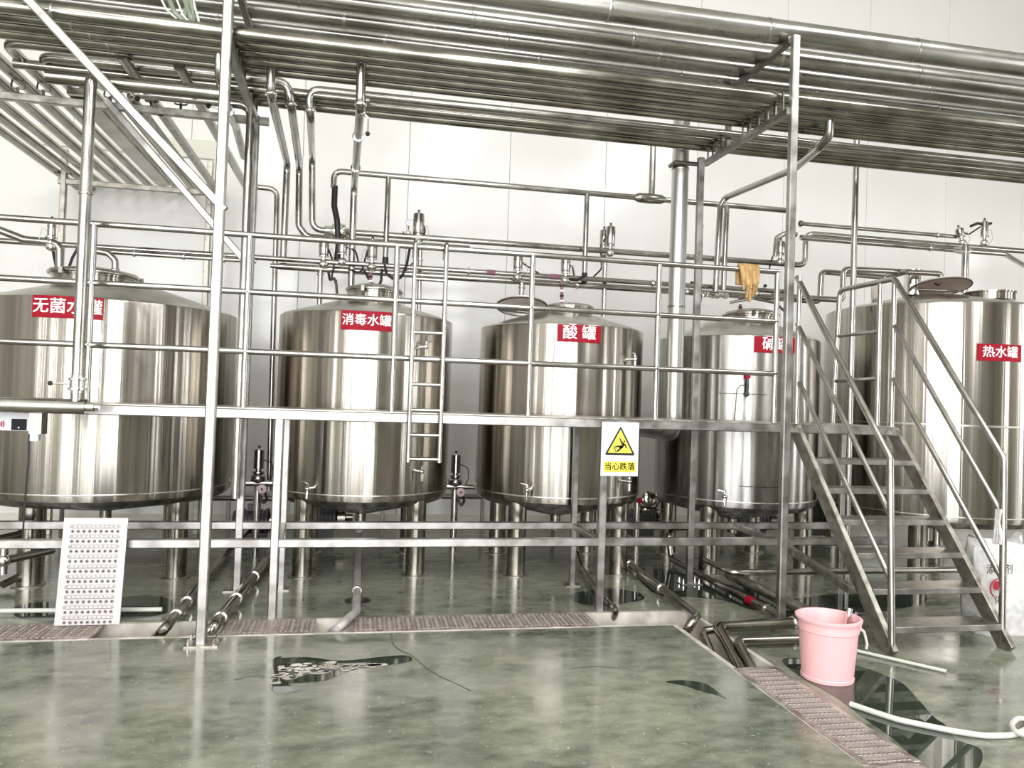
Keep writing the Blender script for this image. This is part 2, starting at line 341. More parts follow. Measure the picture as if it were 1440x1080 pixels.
MB().lathe([(.235, .07), (.24, .09), (.2, .11), (.05, .125), (1e-4, .125)], n3, n=40).build('manhole_cover', 'tank_top', t3)
def open_lid(t, x, y, Y, r, tilt, turn, mname='tank_top'):
    T = TANKS[t][5]; c = at(x, y, Y=Y); ax = V((math.sin(turn)*math.sin(tilt), -math.cos(turn)*math.sin(tilt), -math.cos(tilt)))
    o = MB().lathe([(1e-4, -.05), (r*.5, -.045), (r*.9, -.012), (r, 0), (r, .022), (r-.022, .022), (r-.024, .004), (r*.85, -.004), (r*.5, -.034), (1e-4, -.038)], c, ax, 48).build('open_lid', mname, T)
    MB().ring(c+ax*.018, ax, r-.008, .014, .014, 48).build('lid_gasket', 'gasket', o)
    bk = c+ax*.03; MB().tube([bk+V((-r*.92, -.02, -.03)), bk+V((-r*.3, -r*.6, -.05)), bk+V((r*.1, -r*.7, -.06))], .014).build('lid_hinge', 'dark_steel', o)
open_lid('3', 734, 429, 7.3, .25, .25, -.2, 'lid_bright'); open_lid('5', 1322, 402, 7.2, .30, .2, -.1, 'lid_inner')
MB().tube([n4+V((-.3, -.1, .19)), n4+V((-.1, -.2, .235)), n4+V((.15, -.2, .2)), n4+V((.36, -.1, .1))], .014).build('lid_handle', 'dark_steel', t4)
lug = at(1233, 410, Y=7.9); MB().bar(lug-V((0, 0, .14)), lug+V((0, 0, .07)), .14, .02, (0, 1, 0), .3).build('lifting_lug', 'steel_pipe', t5)
MB().lathe([(.045, 0), (.045, .03), (.03, .03), (.03, 0)], lug+V((0, -.016, 0)), (0, 1, 0), 20, True).build('lug_eye', 'wall_trim', t5)
p = at(1283, 395, Y=7.4); MB().lathe([(.085, -.16), (.085, .1), (.09, .1), (.09, .12), (.075, .12)], p, n=28).build('vent_neck', 'chrome', t5)
def cock(t, x, y, flip=1, vertical=True, m='chrome'):
    T = TANKS[t][5]; p = hit(t, x, y); c = V((TANKS[t][0], TANKS[t][1], p.z)); nrm = (p-c).normalized(); s = nrm.cross(V((0, 0, 1)))
    o = MB().cyl(p-nrm*.005, p+nrm*.075, .014, 12).ball(p+nrm*.07, .024).build('sample_cock', m, T)
    MB().tube([p+nrm*.07, p+nrm*.075-V((0, 0, .03)), p+nrm*.075-V((0, 0, .085))], .011, 0, 10).build('spout', m, o)
    MB().tube([p+nrm*.07, p+nrm*.07+V((0, 0, .045)), p+nrm*.075+V((0, 0, .055))+s*.06*flip], .008, .01, 8).build('lever', m, o)
for a in (('2', 439, 686, 1), ('2', 586, 662, -1), ('2', 592, 488, -1), ('3', 745, 688, 1), ('3', 884, 505, 1), ('3', 876, 676, 1), ('4', 1020, 697, 1)): cock(*a)
p = hit('4', 1046, 545); o = MB().tube([p+V((0, -.06, .11)), p+V((0, -.07, .02)), p+V((0, -.06, -.05))], .016, .01).ball(p+V((0, -.06, -.06)), .026).build('drain_cock', 'motor', t4)
MB().box(p+V((0, -.06, .1)), (.05, .04, .035)).build('cock_handle', 'red', o); MB().tube([p+V((0, 0, .02)), p+V((-.06, -.06, .02)), p+V((-.1, -.06, -.02)), p+V((-.1, -.02, -.35))], .005).build('sample_line', 'dark_steel', t4)
for x, y in ((1010, 553), (1040, 684)):
    cx, cy, r = TANKS['4'][:3]; p = hit('4', x, y); a0 = math.atan2(p.y-cy, p.x-cx)
    MB().tube([V((cx+(r+.001)*math.cos(a0+.06*i), cy+(r+.001)*math.sin(a0+.06*i), p.z)) for i in range(10)], .004, 0, 6).build('weld_line', 'dark_steel', t4)

# ------------------------------------------------------------------ platform with guard rail
YF, YR, ZD = 5.72, 6.48, 1.48
pf = thing('platform', 'stainless steel walkway platform on square legs in front of the tanks', 'platform', (0.5, 6.1, 0))
XL, XR = at(62, 584, Y=YF).x, 4.42
MB().box(((XL+XR)/2, (YF+YR)/2, ZD-.006), (XR-XL, YR-YF, .012)).build('deck_plate', 'steel_worn', pf)
for y in (YF, YR): MB().bar((XL, y, 1.437), (XR, y, 1.437), .05, .07).build('edge_beam', 'steel_square', pf)
for y in (YF, YR): MB().bar((-3.6, y, .52), (XR, y, .52), .05, .062).build('lower_beam', 'steel_square', pf)
fp = [at(389, 700, Y=YF).x, at(847, 700, Y=YF).x]; rp = [at(400, 700, Y=YR).x, at(808, 700, Y=YR).x, at(1185, 640, Y=YR).x]
for x in fp: 
    o = MB().bar((x, YF, 0), (x, YF, 1.405), .06, .06, (0, 1, 0)).build('post', 'steel_square', pf)
for x in rp: 
    o = MB().bar((x, YR, 0), (x, YR, 1.405), .05, .05, (0, 1, 0)).build('post', 'steel_square', pf)
    MB().box((x, YR, .005), (.13, .11, .01)).build('base_plate', 'steel_worn', o)
for a, bb in ((fp[0]+.03, rp[0]), (fp[1]-.02, rp[1]), (3.36, 3.36)): MB().bar((a, YF, .52), (bb, YR, .52), .045, .05).build('cross_beam', 'steel_worn', pf)
for x in (-1.6, -.3, 1.2, 2.5, 3.6, 4.3): MB().bar((x, YF, 1.437), (x, YR, 1.437), .05, .06).build('deck_joist', 'steel_worn', pf)
for x0_, x1_ in ((3.40, 3.40),): MB().bar((x0_, YF, .5), (x1_+.03, 4.85, .34), .05, .06).build('stair_strut', 'steel_worn', pf)

gr = thing('guard_rail', 'three-bar tubular guard rail along the front of the platform', 'railing', (0.5, YF, ZD))
RZ = (1.88, 2.306, 2.714)
for z in RZ: MB().cyl((-3.8, YF, z), (3.31, YF, z), .022, 14).build('rail', 'steel_tube', gr)
for x in (-1.845, -.82, .223, 1.252, 2.278, 3.30): MB().cyl((x, YF, ZD), (x, YF, RZ[2]), .022, 14).build('post', 'steel_tube', gr)

# ladder hooked on the rail
lad = thing('ladder', 'narrow tubular ladder hooked over the guard rail', 'ladder', (at(600, 500, Y=5.64).x, 5.64, 1.2))
LY = 5.655; lx = [at(579, 500, Y=LY).x, at(623, 500, Y=LY).x]; zt = 2.735; zb_ = at(577, 650, Y=LY).z
for x in lx: MB().tube([(x, LY, zb_), (x, LY, zt), (x, YF+.035, zt+.01), (x, YF+.045, zt-.1)], .017, .03, 12).build('side_rail', 'steel_tube', lad)
for y in (393, 468, 541, 577, 612, 646):
    z = at(600, y, Y=LY).z; MB().cyl((lx[0], LY, z), (lx[1], LY, z), .014, 12).build('rung', 'steel_tube', lad)

# warning sign
SY = 5.675; p0 = at(846.5, 593, Y=SY); p1 = at(899, 594, Y=SY); p2 = at(845, 669, Y=SY); sw = p1.x-p0.x; sh = p0.z-p2.z; sc = V(((p0.x+p1.x)/2, SY, (p0.z+p2.z)/2))
sg = thing('warning_sign', 'white sign with yellow falling-person triangle hung on the platform edge', 'sign', (sc.x, SY, sc.z-sh/2))
MB().bar(sc-V((0, 0, sh/2)), sc+V((0, 0, sh/2)), sw, .006, (0, 1, 0), .2).build('sign_board', 'sign_white', sg)
def flat(pts, name, m, dy, parent=None, th=.0012):
    q = [V((sc.x+x*sw, SY-dy, sc.z+z*sh)) for x, z in pts]; n = len(q); r_ = [v+V((0, th, 0)) for v in q]
    return MB().add(q+r_, [tuple(range(n)), tuple(range(2*n-1, n-1, -1))]+[(i, i+n, (i+1) % n+n, (i+1) % n) for i in range(n)]).build(name, m, parent or sg)
def rtri(cx, zb, zt, hw, rad):
    A = [(cx-hw, zb), (cx+hw, zb), (cx, zt)]; out = []
    for i, (x, z) in enumerate(A):
        xp, zp = A[i-1]; xn, zn = A[(i+1) % 3]
        for u in range(5):
            s = u/4; a = (x+(xp-x)*rad, z+(zp-z)*rad); bq = (x+(xn-x)*rad, z+(zn-z)*rad)
            out.append(((1-s)**2*a[0]+2*s*(1-s)*x+s*s*bq[0], (1-s)**2*a[1]+2*s*(1-s)*z+s*s*bq[1]))
    return out
flat(rtri(.0, -.115, .43, .41, .07), 'triangle_border', 'black_print', .0045)
flat(rtri(.0, -.07, .365, .325, .02), 'triangle_field', 'yellow', .0058)
flat([(-.42, -.43), (.43, -.43), (.43, -.23), (-.42, -.23)], 'caption_field', 'yellow', .0045)
def stroke(pts, w, name='pictogram'):
    L_, R_ = [], []
    for i, (x, z) in enumerate(pts):
        xa, za = pts[max(i-1, 0)]; xb, zb2 = pts[min(i+1, len(pts)-1)]; dx, dz = (xb-xa)*sw, (zb2-za)*sh; l = math.hypot(dx, dz); ww = w if not isinstance(w, list) else w[i]
        L_.append((x-dz/l*ww/sw, z+dx/l*ww/sh)); R_.append((x+dz/l*ww/sw, z-dx/l*ww/sh))
    flat(L_+R_[::-1], name, 'black_print', .0072)
stroke([(-.02, .205), (.02, .14), (.08, .09), (.05, .04), (-.01, .02)], [.004, .006, .011, .01, .007], 'falling_figure'); stroke([(.07, .1), (.13, .08), (.16, .02)], [.009, .006, .004], 'falling_figure')
stroke([(.03, .05), (-.08, .05), (-.17, .03)], [.01, .007, .004], 'falling_figure'); stroke([(.05, .06), (-.02, -.01), (-.1, -.05)], [.01, .007, .005], 'falling_figure')
stroke([(-.2, .005), (-.13, .005), (-.13, -.055)], .003, 'ledge')
flat([(.105+.028*math.cos(k*.628), .145+.02*math.sin(k*.628)) for k in range(10)], 'figure_head', 'black_print', .0072)
me = text_mesh('当心跌落', .062, .015)
for v in me.vertices: v.co = V((v.co.x, 0, v.co.y))
me.materials.clear(); me.materials.append(MAT['black_print']); inst('lettering', me, sg, (sc.x, SY-.0062, sc.z-.33*sh))

# ------------------------------------------------------------------ staircase
st = thing('staircase', 'steep open steel staircase with three-bar handrails up to the platform', 'stairs', (3.94, 5.1, 0))
SXL, SXR = 3.49, 4.39
for x in (SXL, SXR): MB().bar((x, 4.50, .0), (x, 5.70, 1.43), .04, .12, (0, 0, 1)).build('stringer', 'steel_worn', st)
for i in range(6):
    z = 1.215-.21*i; y = 5.45-.178*i
    tr = MB().box(((SXL+SXR)/2, y+.1, z-.004), (SXR-SXL-.04, .21, .008)).build('tread', 'steel_worn', st)
    MB().bar((SXL+.02, y, z-.02), (SXR-.02, y, z-.02), .03, .042).build('tread_nosing', 'steel_square', tr)
def hr(X, pts, r=.023, name='handrail'): MB().tube([at(x, y, X=X) for x, y in pts], r, .07, 14).build(name, 'steel_tube', st)
hr(SXL, [(1254, 918), (1252, 645), (1121, 390)]); hr(SXL, [(1251, 722), (1121, 455)], .019); hr(SXL, [(1252, 815), (1124, 538)], .019)
hr(SXR, [(1409, 910), (1412, 646), (1258, 392), (1181, 408), (1170, 604)]); hr(SXR, [(1408, 722), (1258, 458)], .019); hr(SXR, [(1408, 812), (1256, 532)], .019)
for a, bb in (((1258, 392), (1256, 608)), ((1238, 396), (1233, 606))): MB().cyl(at(*a, X=SXR), V((SXR, at(*a, X=SXR).y, ZD)), .021, 14).build('landing_post', 'steel_tube', st)
hr(SXR, [(1236, 466), (1177, 473)], .017, 'landing_rail'); hr(SXR, [(1235, 532), (1174, 536)], .017, 'landing_rail')
MB().cyl((SXL, 5.70, ZD), (SXL, 5.70, at(1121, 388, X=SXL).z), .02, 14).build('landing_post', 'steel_tube', st)

# ------------------------------------------------------------------ pipe rack
RX0, RX1, RY0, RY1, ZB = -.92, 3.05, 5.12, 6.48, 3.80
rk = thing('pipe_rack', 'tall square-tube rack carrying the overhead pipes', 'rack', ((RX0+RX1)/2, 5.8, 0))
for x, y, zt, w in ((RX0, RY0, 4.7, .062), (RX0, RY1, 3.83, .06), (RX1, RY0, 4.35, .056), (at(982, 360, Y=RY1).x, RY1, 3.85, .055)):
    o = MB().bar((x if not (x == RX0 and y == RY0) else x-.01, y, 0), (x, y, zt), w, w, (0, 1, 0)).build('post', 'steel_square', rk)
    bp = MB().box((x, y, .005), (.2, .14, .01)).build('base_plate', 'steel_worn', o)
    for sx in (-.075, .075):
        for sy in (-.045, .045): MB().lathe([(.012, .01), (.012, .03), (.007, .03), (.007, .05)], (x+sx, y+sy, 0), n=8).build('anchor_bolt', 'chrome', bp)
for x in (RX0, RX1-.02):
    MB().bar((x, RY0+.02, ZB), (x if x < 0 else 2.99, RY1, ZB), .05, .05).build('lower_crossbeam', 'steel_square', rk)
    MB().bar((x, RY0+.02, 4.33), (x, 6.15, 4.33), .05, .05).build('upper_crossbeam', 'dark_steel', rk)
    MB().bar((x, 6.12, ZB), (x, 6.12, 4.33), .045, .045, (0, 1, 0)).build('upper_support', 'dark_steel', rk)
MB().bar((-3.9, RY1+.02, ZB), (RX0+.1, RY1+.02, ZB), .05, .06).build('left_beam', 'steel_worn', rk)
MB().bar((-3.3, 9.06, ZB), (-1.7, 9.06, ZB), .05, .06).build('wall_side_beam', 'steel_worn', rk)
for x in (at(88, 300, Y=9.06).x, -1.75): MB().bar((x, 9.06, 0), (x, 9.06, 4.15), .06, .06, (0, 1, 0)).build('wall_side_post', 'steel_worn', rk)
MB().bar(at(316, 296, Y=RY0), at(10, -32, Y=RY0), .055, .055, (0, 1, 0)).build('knee_brace', 'steel_square', rk)
MB().bar(at(347, 370, Y=RY1), at(150, 142, Y=RY1), .055, .055, (0, 1, 0)).build('knee_brace', 'steel_square', rk)
p = at(227, 158, Z=ZB); MB().bar((p.x, RY1, ZB), (p.x, 9.06, ZB), .06, .06).build('long_beam', 'steel_worn', rk)
p = at(200, 158, Z=ZB); MB().bar((p.x, RY1, ZB), (p.x, 9.06, ZB), .06, .06).build('long_beam', 'steel_worn', rk)
p = at(140, 172, Z=ZB+.05); MB().box((p.x+.05, 7.7, ZB+.06), (.15, 2.6, .05)).build('cable_tray', 'steel_pipe', rk)

# overhead pipes: small ones on the lower crossbeams, clad ones on the upper
ORD = ['nearest', 'second', 'third', 'fourth', 'fifth', 'sixth', 'seventh', 'eighth', 'ninth', 'tenth', 'eleventh']
ks = [.4455, .4345, .4245, .4145, .4035, .3735, .3640]
ub = {}
def ubolt(r):
    key = round(r, 3)
    if key not in ub:
        m = MB(); pts = [V((0, -r-.006, -r-.1))]+[V((0, -(r+.006)*math.cos(a*.5236), (r+.006)*math.sin(a*.5236))) for a in range(7)]+[V((0, r+.006, -r-.1))]
        m.tube(pts, .008, 0, 6); me = m.mesh(name='u_bolt'); me.materials.append(MAT['dark_steel']); ub[key] = me
    return ub[key]
rad = [.046, .04, .044, .046, .038, .042, .044]
xl = [-3.9, -3.05, -2.86, -2.68, -2.5, -2.2, -2.02]
for i, (kk, r) in enumerate(zip(ks, rad)):
    z = ZB+.025+r+.082; Y = (z-EYE)/kk
    pts = [(14, Y, z), (xl[i], Y, z)]
    if xl[i] > -3.8: pts.append((xl[i], y1-.02, z))
    pts[0] = (12.9, Y, z)
    o = tag(MB().tube(pts, r, .14, 14).build('overhead_pipe', 'steel_pipe'), ORD[i]+' thin steel pipe on the lower overhead tier, counted from the camera side', 'pipe', 'thin overhead pipes')
    for x in (RX0, RX1-.02): inst('u_bolt', ubolt(r), o, (x, Y, z))
    for x in (-2.0+i*.07, 5.2+.3*i): MB().ring((x, Y, z), (1, 0, 0), r, .004, .02, 18).build('pipe_joint', 'steel_tube', o)
for i, (kk, r) in enumerate(((.540, .088), (.5035, .075), (.4805, .072), (.460, .066))):
    z = 4.357+r; Y = (z-EYE)/kk
    o = tag(MB().lathe([(r, 0), (r, 18)], (-5.1, Y, z), (1, 0, 0), 28).build('clad_pipe', 'cladding'), ORD[i]+' thick clad pipe on the upper overhead tier, counted from the camera side', 'pipe', 'thick clad overhead pipes')
    for j in range(14):
        x = -4.6+1.25*j+.31*i; MB().ring((x, Y, z), (1, 0, 0), r, .003, .025, 28).build('cladding_joint', 'cladding', o)
# more pipes of the rack that turn away or end at the left
def xpipe(name, label, pts, r, m='steel_pipe', cat='pipe', bend=None, group=None):
    return tag(MB().tube(pts, r, bend, 14).build(name, m), label, cat, group)
a = at(20, 89, Y=6.1); xpipe('capped_pipe', 'pipe under the rack with a plain cut end at the left', [a, (RX0+.9, 6.1, a.z)], .036)
a = at(66, 107, Y=5.75); xpipe('capped_pipe', 'short pipe with rounded cap feeding the thick standpipe', [a, (-1.0, 5.75, a.z)], .05)
# pipes that run back to the wall at the left
for i, X in enumerate((-3.32, -3.16, -1.72, -1.36)):
    zz = ZB+.1
    xpipe('wall_pipe', ['leftmost pipe running back to the wall under the left rack', 'second pipe from the left running back to the wall', 'pipe running back to the wall beside the cable tray', 'rightmost pipe running back to the wall at the left rack'][i], [(X, 5.5+.1*i, zz), (X, y1-.02, zz)], .04)
for X in (-3.32, -3.16, -3.05, -2.86, -2.68, -2.5, -2.2, -2.02, -1.72, -1.5):
    m = MB(); m.tube([(X-.04, 6.5, ZB+.14), (X-.05, 6.5, ZB+.07), (X+.05, 6.5, ZB+.07), (X+.04, 6.5, ZB+.14)], .007, .02, 6); m.cyl((X, 6.5, ZB+.02), (X, 6.5, ZB+.08), .01, 8); m.build('pipe_saddle', 'dark_steel', rk)
w = thing('cable_bundle', 'loose bundle of cables and grey wrap above the left rack post', 'cables', at(250, 20, Y=5.4))
q = at(250, 20, Y=5.3)
for i in range(5): MB().tube([q+V((-.12+.05*i, 0, .12)), q+V((-.06+.05*i, -.05, .0-.01*i)), q+V((.02+.03*i, -.03, -.06)), q+V((.06, 0, .1+.03*i))], .016 if i % 2 else .007, .05, 8).build('cable', 'wrap' if i % 2 else 'hose_white', w)

# ------------------------------------------------------------------ standpipe with valve at the left, control box
vy = 5.5; a = at(128, 104, Y=vy); bx = at(107, 540, Y=vy); hz = at(60, 566, Y=vy).z
sp = thing('standpipe', 'thick vertical pipe in front of the first tank with a lever valve', 'pipe', (a.x, vy, hz))
MB().tube([(a.x, 5.75, a.z+.02), (a.x, vy, a.z), (a.x, vy, bx.z+.05)], .037, .1, 16).build('riser', 'steel_tube', sp)
vb = MB().lathe([(.037, -.06), (.037, -.045), (.055, -.04), (.055, -.025), (.045, -.02), (.045, .02), (.055, .025), (.055, .04), (.037, .045), (.037, .06)], (a.x, vy, bx.z), n=20).build('valve_body', 'chrome', sp)
o = MB().tube([(a.x-.04, vy, bx.z), (a.x-.15, vy-.02, bx.z+.0)], .006, 0, 8).build('lever', 'chrome', sp); MB().ball((a.x-.155, vy-.02, bx.z), .016).build('lever_knob', 'rubber', o)
MB().ring((a.x, vy, at(120, 272, Y=vy).z), (0, 0, 1), .037, .008, .02, 20).build('clamp', 'steel_tube', sp)
MB().tube([(a.x, vy, bx.z-.05), (a.x, vy, hz)], .037, 0, 16).build('lower_stub', 'steel_tube', sp)
o = xpipe('header_pipe', 'thick horizontal pipe ending under the lever valve at the left', [(-4.2, vy, hz-.02), (a.x+.06, vy, hz-.02)], .05, 'steel_tube')
MB().lathe([(.03, 0), (.03, .05), (.022, .055), (.022, .08)], (a.x+.06, vy, hz-.02), (1, 0, 0), 16).build('end_plug', 'chrome', o)
cb = thing('control_box', 'white control box with small dark display at the left end of the platform', 'control box', (at(20, 594, Y=5.6).x, 5.6, 1.3))
c0 = at(-12, 580, Y=5.6); c1 = at(42, 606, Y=5.6); MB().box(((c0.x+c1.x)/2, 5.66, (c0.z+c1.z)/2), (c1.x-c0.x, .12, c0.z-c1.z)).build('housing', 'box_white', cb)
p = at(27, 597, Y=5.6); MB().box((p.x, 5.598, p.z), (.09, .006, .075)).build('display', 'screen', cb); MB().box((p.x, 5.594, p.z-.02), (.008, .004, .008)).build('indicator', 'white_letter', cb)
p = at(2, 596, Y=5.6)
for i in range(3): MB().tube([p+V((-.02+.012*i+.012*math.cos(t), -.004, .018*math.sin(t)*(.6+.3*i))) for t in [-1.2+.3*k for k in range(9)]], .003, 0, 6).build('logo_arc', 'red_print', cb)
p = at(54, 592, Y=5.62); MB().box(p, (.075, .1, .17)).build('bracket', 'steel_worn', cb); p = at(50, 614, Y=5.6); MB().box(p, (.05, .05, .055)).build('socket', 'box_white', cb)
pts = [at(41, 606, Y=5.6), at(40, 650, Y=5.6), at(37, 680, Y=5.6), at(34, 720, Y=5.6), at(32, 757, Y=5.6)]; MB().tube(pts, .006, .05, 8).build('cable', 'rubber', cb)

# ------------------------------------------------------------------ process pipework over the tanks
def pp(name, label, pts, r, m='steel_tube', Y=7.85, bend=None, cat='pipe', rings=(), pre=()):
    q = [at(p[0], p[1], Y=(p[2] if len(p) > 2 else Y)) for p in pts]
    q = list(pre)+q
    o = tag(MB().tube(q, r, bend, 14).build(name, m), label, cat)
    for i, u in rings:
        i += len(pre); d = q[i+1]-q[i]; MB().ring(q[i]+d*u, d, r, .012, .022, 18).build('pipe_clamp', 'chrome', o)
    return o
def hrun(p, q, Y):                                               # make a run truly level: take z from the mean
    a, b_ = at(*p, Y=Y), at(*q, Y=Y); z = (a.z+b_.z)/2; return V((a.x, Y, z)), V((b_.x, Y, z))
YA = 7.75
a, b_ = hrun((470, 240), (1113, 297), YA)
cd = tag(MB().tube([a-V((0, 0, .17)), a, b_, b_-V((0, 0, .35))], .03, .09, 14).build('cable_conduit', 'steel_tube'), 'long conduit crossing above the tanks with two drops and a riser', 'conduit')
for x, yy in ((546, 362), (826, 384)):
    q = at(x, 255, Y=YA); ze = at(x, yy, Y=YA).z; o = MB().cyl((q.x, YA, a.z), (q.x, YA, ze), .028, 14).build('drop', 'steel_tube', cd); MB().lathe([(.034, 0), (.03, .09), (.03, .1)], (q.x, YA, ze-.1), n=14).build('cable_boot', 'rubber', o)
q = at(917, 250, Y=YA); MB().cyl((q.x, YA, a.z), (q.x, YA, 4.6), .034, 14).build('riser', 'steel_tube', cd)
MB().lathe([(.03, -.17), (.05, -.13), (.055, 0), (.05, .13), (.03, .17)], (q.x-.02, YA, a.z), (1, 0, 0), 16).build('joint_wrap', 'steel_pipe', cd)
pts = [at(471, 262, Y=YA-.0), at(470, 290, Y=YA-.03), at(474, 310, Y=YA-.05), at(476, 345, Y=YA-.05), at(473, 371, Y=YA)]
MB().tube(pts, .03, .1, 12).build('thick_cable', 'rubber', cd)
# run B, from rack to the large tank
YB = 7.85; a, b_ = hrun((505, 325), (1112, 374), YB)
e1, e2 = hrun((1133, 324), (1460, 359), YB)
rb = tag(MB().tube([(12.9, 6.08, at(433, 125, Y=6.08).z), at(433, 125, Y=6.08), at(437, 165, Y=6.12), at(439, 222, Y=YB), V((at(440, 300, Y=YB).x, YB, a.z)), a, b_, V((e1.x, YB, b_.z)), e1, e2], .032, .11, 14).build('supply_pipe', 'steel_tube'), 'long supply pipe looping down from the rack and on to the right-hand tank', 'pipe')
MB().ring(at(436, 155, Y=6.11), at(437, 165, Y=6.12)-at(433, 125, Y=6.08), .032, .014, .03, 18).build('pipe_clamp', 'chrome', rb)
q = at(480, 324, Y=YB); MB().lathe([(.03, -.17), (.05, -.16), (.055, -.1), (.075, -.09), (.085, 0), (.075, .04), (.05, .05), (.03, .1)], (q.x, YB, a.z), (1, 0, 0), 24).build('check_valve', 'chrome', rb)
# run C double pipes
for i, (p, q, Y, r, m, lab) in enumerate((((-10, 336), (1108, 412), 7.7, .026, 'steel_tube', 'upper pipe of the pair running level just above the tank tops'), ((398, 374), (1108, 420), 7.8, .034, 'steel_tube', 'lower pipe of the pair above the tank tops with a tapered left end'), ((130, 352), (360, 368), 7.6, .022, 'steel_tube', 'short pipe above the first tank parallel to the double run'))):
    a, b_ = hrun(p, q, Y); o = tag(MB().tube([a, b_], r, 0, 14).build('manifold_pipe', m), lab, 'pipe')
    if i == 1: MB().lathe([(.022, -.12), (.034, .0)], a, (1, 0, 0), 14).build('reducer', 'steel_tube', o)
    for u in (.25, .55, .8): MB().ring(a+(b_-a)*u, (1, 0, 0), r, .012, .024, 18).build('pipe_clamp', 'chrome', o)
    if i == 0:
        for x in (690, 780): 
            g = at(x, 386, Y=Y); MB().lathe([(r, -.045), (r+.003, -.035), (r+.003, .035), (r, .045)], (g.x, Y, a.z), (1, 0, 0), 14).build('marking_tape', 'purple_band', o)
a, b_ = hrun((430, 332), (660, 350), 7.95)
pp('drop_pipe', 'middle pipe of the three bending down from the rack between the first tanks', [(300, 104.5, 6.02), (404, 116, 6.02), (410, 150, 6.06), (421, 235, 7.95), (420, 318, 7.95), (432, 333, 7.95), (660, 350, 7.95)], .034, rings=((1, .9),), pre=(V((-2.35, 9.68, 3.95)), V((-2.35, 6.02, 3.95))))
pp('drop_pipe', 'leftmost pipe bending down from the rack with a clamp near the top', [(381, 92, 5.70), (381, 134, 5.72), (404, 230, 7.8), (398, 368, 7.8)], .033, rings=((0, .95),))
pp('wall_riser', 'tall thin pipe between the first two tanks down to the floor', [(352, 262, 8.2), (390, 266, 8.2), (378, 690, 8.2)], .028, bend=.1)
pp('drop_pipe', 'lever-valve pipe bending down from the rack onto the second tank', [(508, 88, 5.50), (507, 150, 5.52), (498, 262, 7.75), (493, 425, 7.75)], .034, rings=((0, .95), (1, .3), (1, .7)))
def ball_valve(label, pts, Y, kr=.017):
    q = [at(x, y, Y=Y) for x, y in pts]; t = thing('ball_valve', label, 'valve', q[-1])
    MB().ball(q[-1], .03, (1, 1, 1.1)).build('valve_body', 'chrome', t); MB().tube(q, .006, .01, 8).build('lever', 'chrome', t); MB().ball(q[0], kr).build('knob', 'rubber', t)
ball_valve('lever valve with black knob on the pipe above the second tank', [(517, 188), (518, 165), (509, 158)], 5.6)
pp('drop_pipe', 'bent pipe hanging beside the tall left rack post', [(308, 70, 5.55), (309, 108, 5.58), (318, 150, 6.1), (332, 178, 6.7), (343, 220, 7.4)], .034, rings=((2, .2),))
ball_valve('lever valve with black knob beside the tall left rack post', [(293, 149), (316, 157)], 6.35, .02)
ball_valve('lever valve with black knob under the left end of the rack', [(193, 139), (178, 125)], 6.1, .02)
xr = at(343, 400, Y=6.36).x; xpipe('riser_pipe', 'round riser beside the rear left rack post, bent back to the wall overhead', [(-1.85, 9.68, 3.87), (-1.85, 6.36, 3.87), (xr, 6.36, 3.87), (xr, 6.36, .75)], .034, 'steel_tube', bend=.1)
pp('feed_pipe', 'pipe with clamp dropping into the first tank near its manhole', [(-20, 316, 7.3), (34, 337, 7.3), (68, 340, 7.3), (84, 345, 7.3), (84, 410, 7.3)], .034, bend=.08, rings=((2, .3),))
pp('feed_pipe', 'short bent pipe entering the top of the first tank', [(118, 350, 7.5), (152, 356, 7.5), (162, 366, 7.5), (162, 400, 7.5)], .03, bend=.06, rings=((2, .4),))
for x, yt, ye, r, Y, lab in ((450, 378, 430, .026, 7.8, 'short pipe dropping into the back of the second tank'), (590, 352, 445, .022, 7.8, 'pipe behind the ladder dropping into the second tank'), (733, 398, 440, .028, 7.7, 'pipe dropping behind the open lid of the third tank'), (850, 362, 445, .024, 7.8, 'slim pipe dropping into the third tank at its right'), (985, 300, 425, .024, 7.9, 'slim pipe behind the rear rack post'), (1357, 345, 412, .036, 7.5, 'pipe dropping into the right-hand tank behind its lid')):
    pp('drop_pipe', lab, [(x+1, yt), (x-1, ye)], r, Y=Y, bend=0, rings=((0, .15),))
for x, yt, ye, lab in ((521, 384, 412, 'thin purple-banded tube standing on the second tank manhole'), (790, 396, 428, 'thin purple-banded tube standing on the third tank cover'), (1041, 416, 442, 'thin purple-banded tube above the fourth tank lid')):
    q = at(x, ye, Y=7.3); p = at(x, yt, Y=7.3); o = tag(MB().cyl(q, p, .015, 12).build('level_tube', 'purple_band'), lab, 'tube')
    for k in range(4): MB().ring(q+(p-q)*(.15+.22*k), p-q, .017, .004, .018, 12).build('band', 'black_print' if k % 2 else 'white_letter', o)
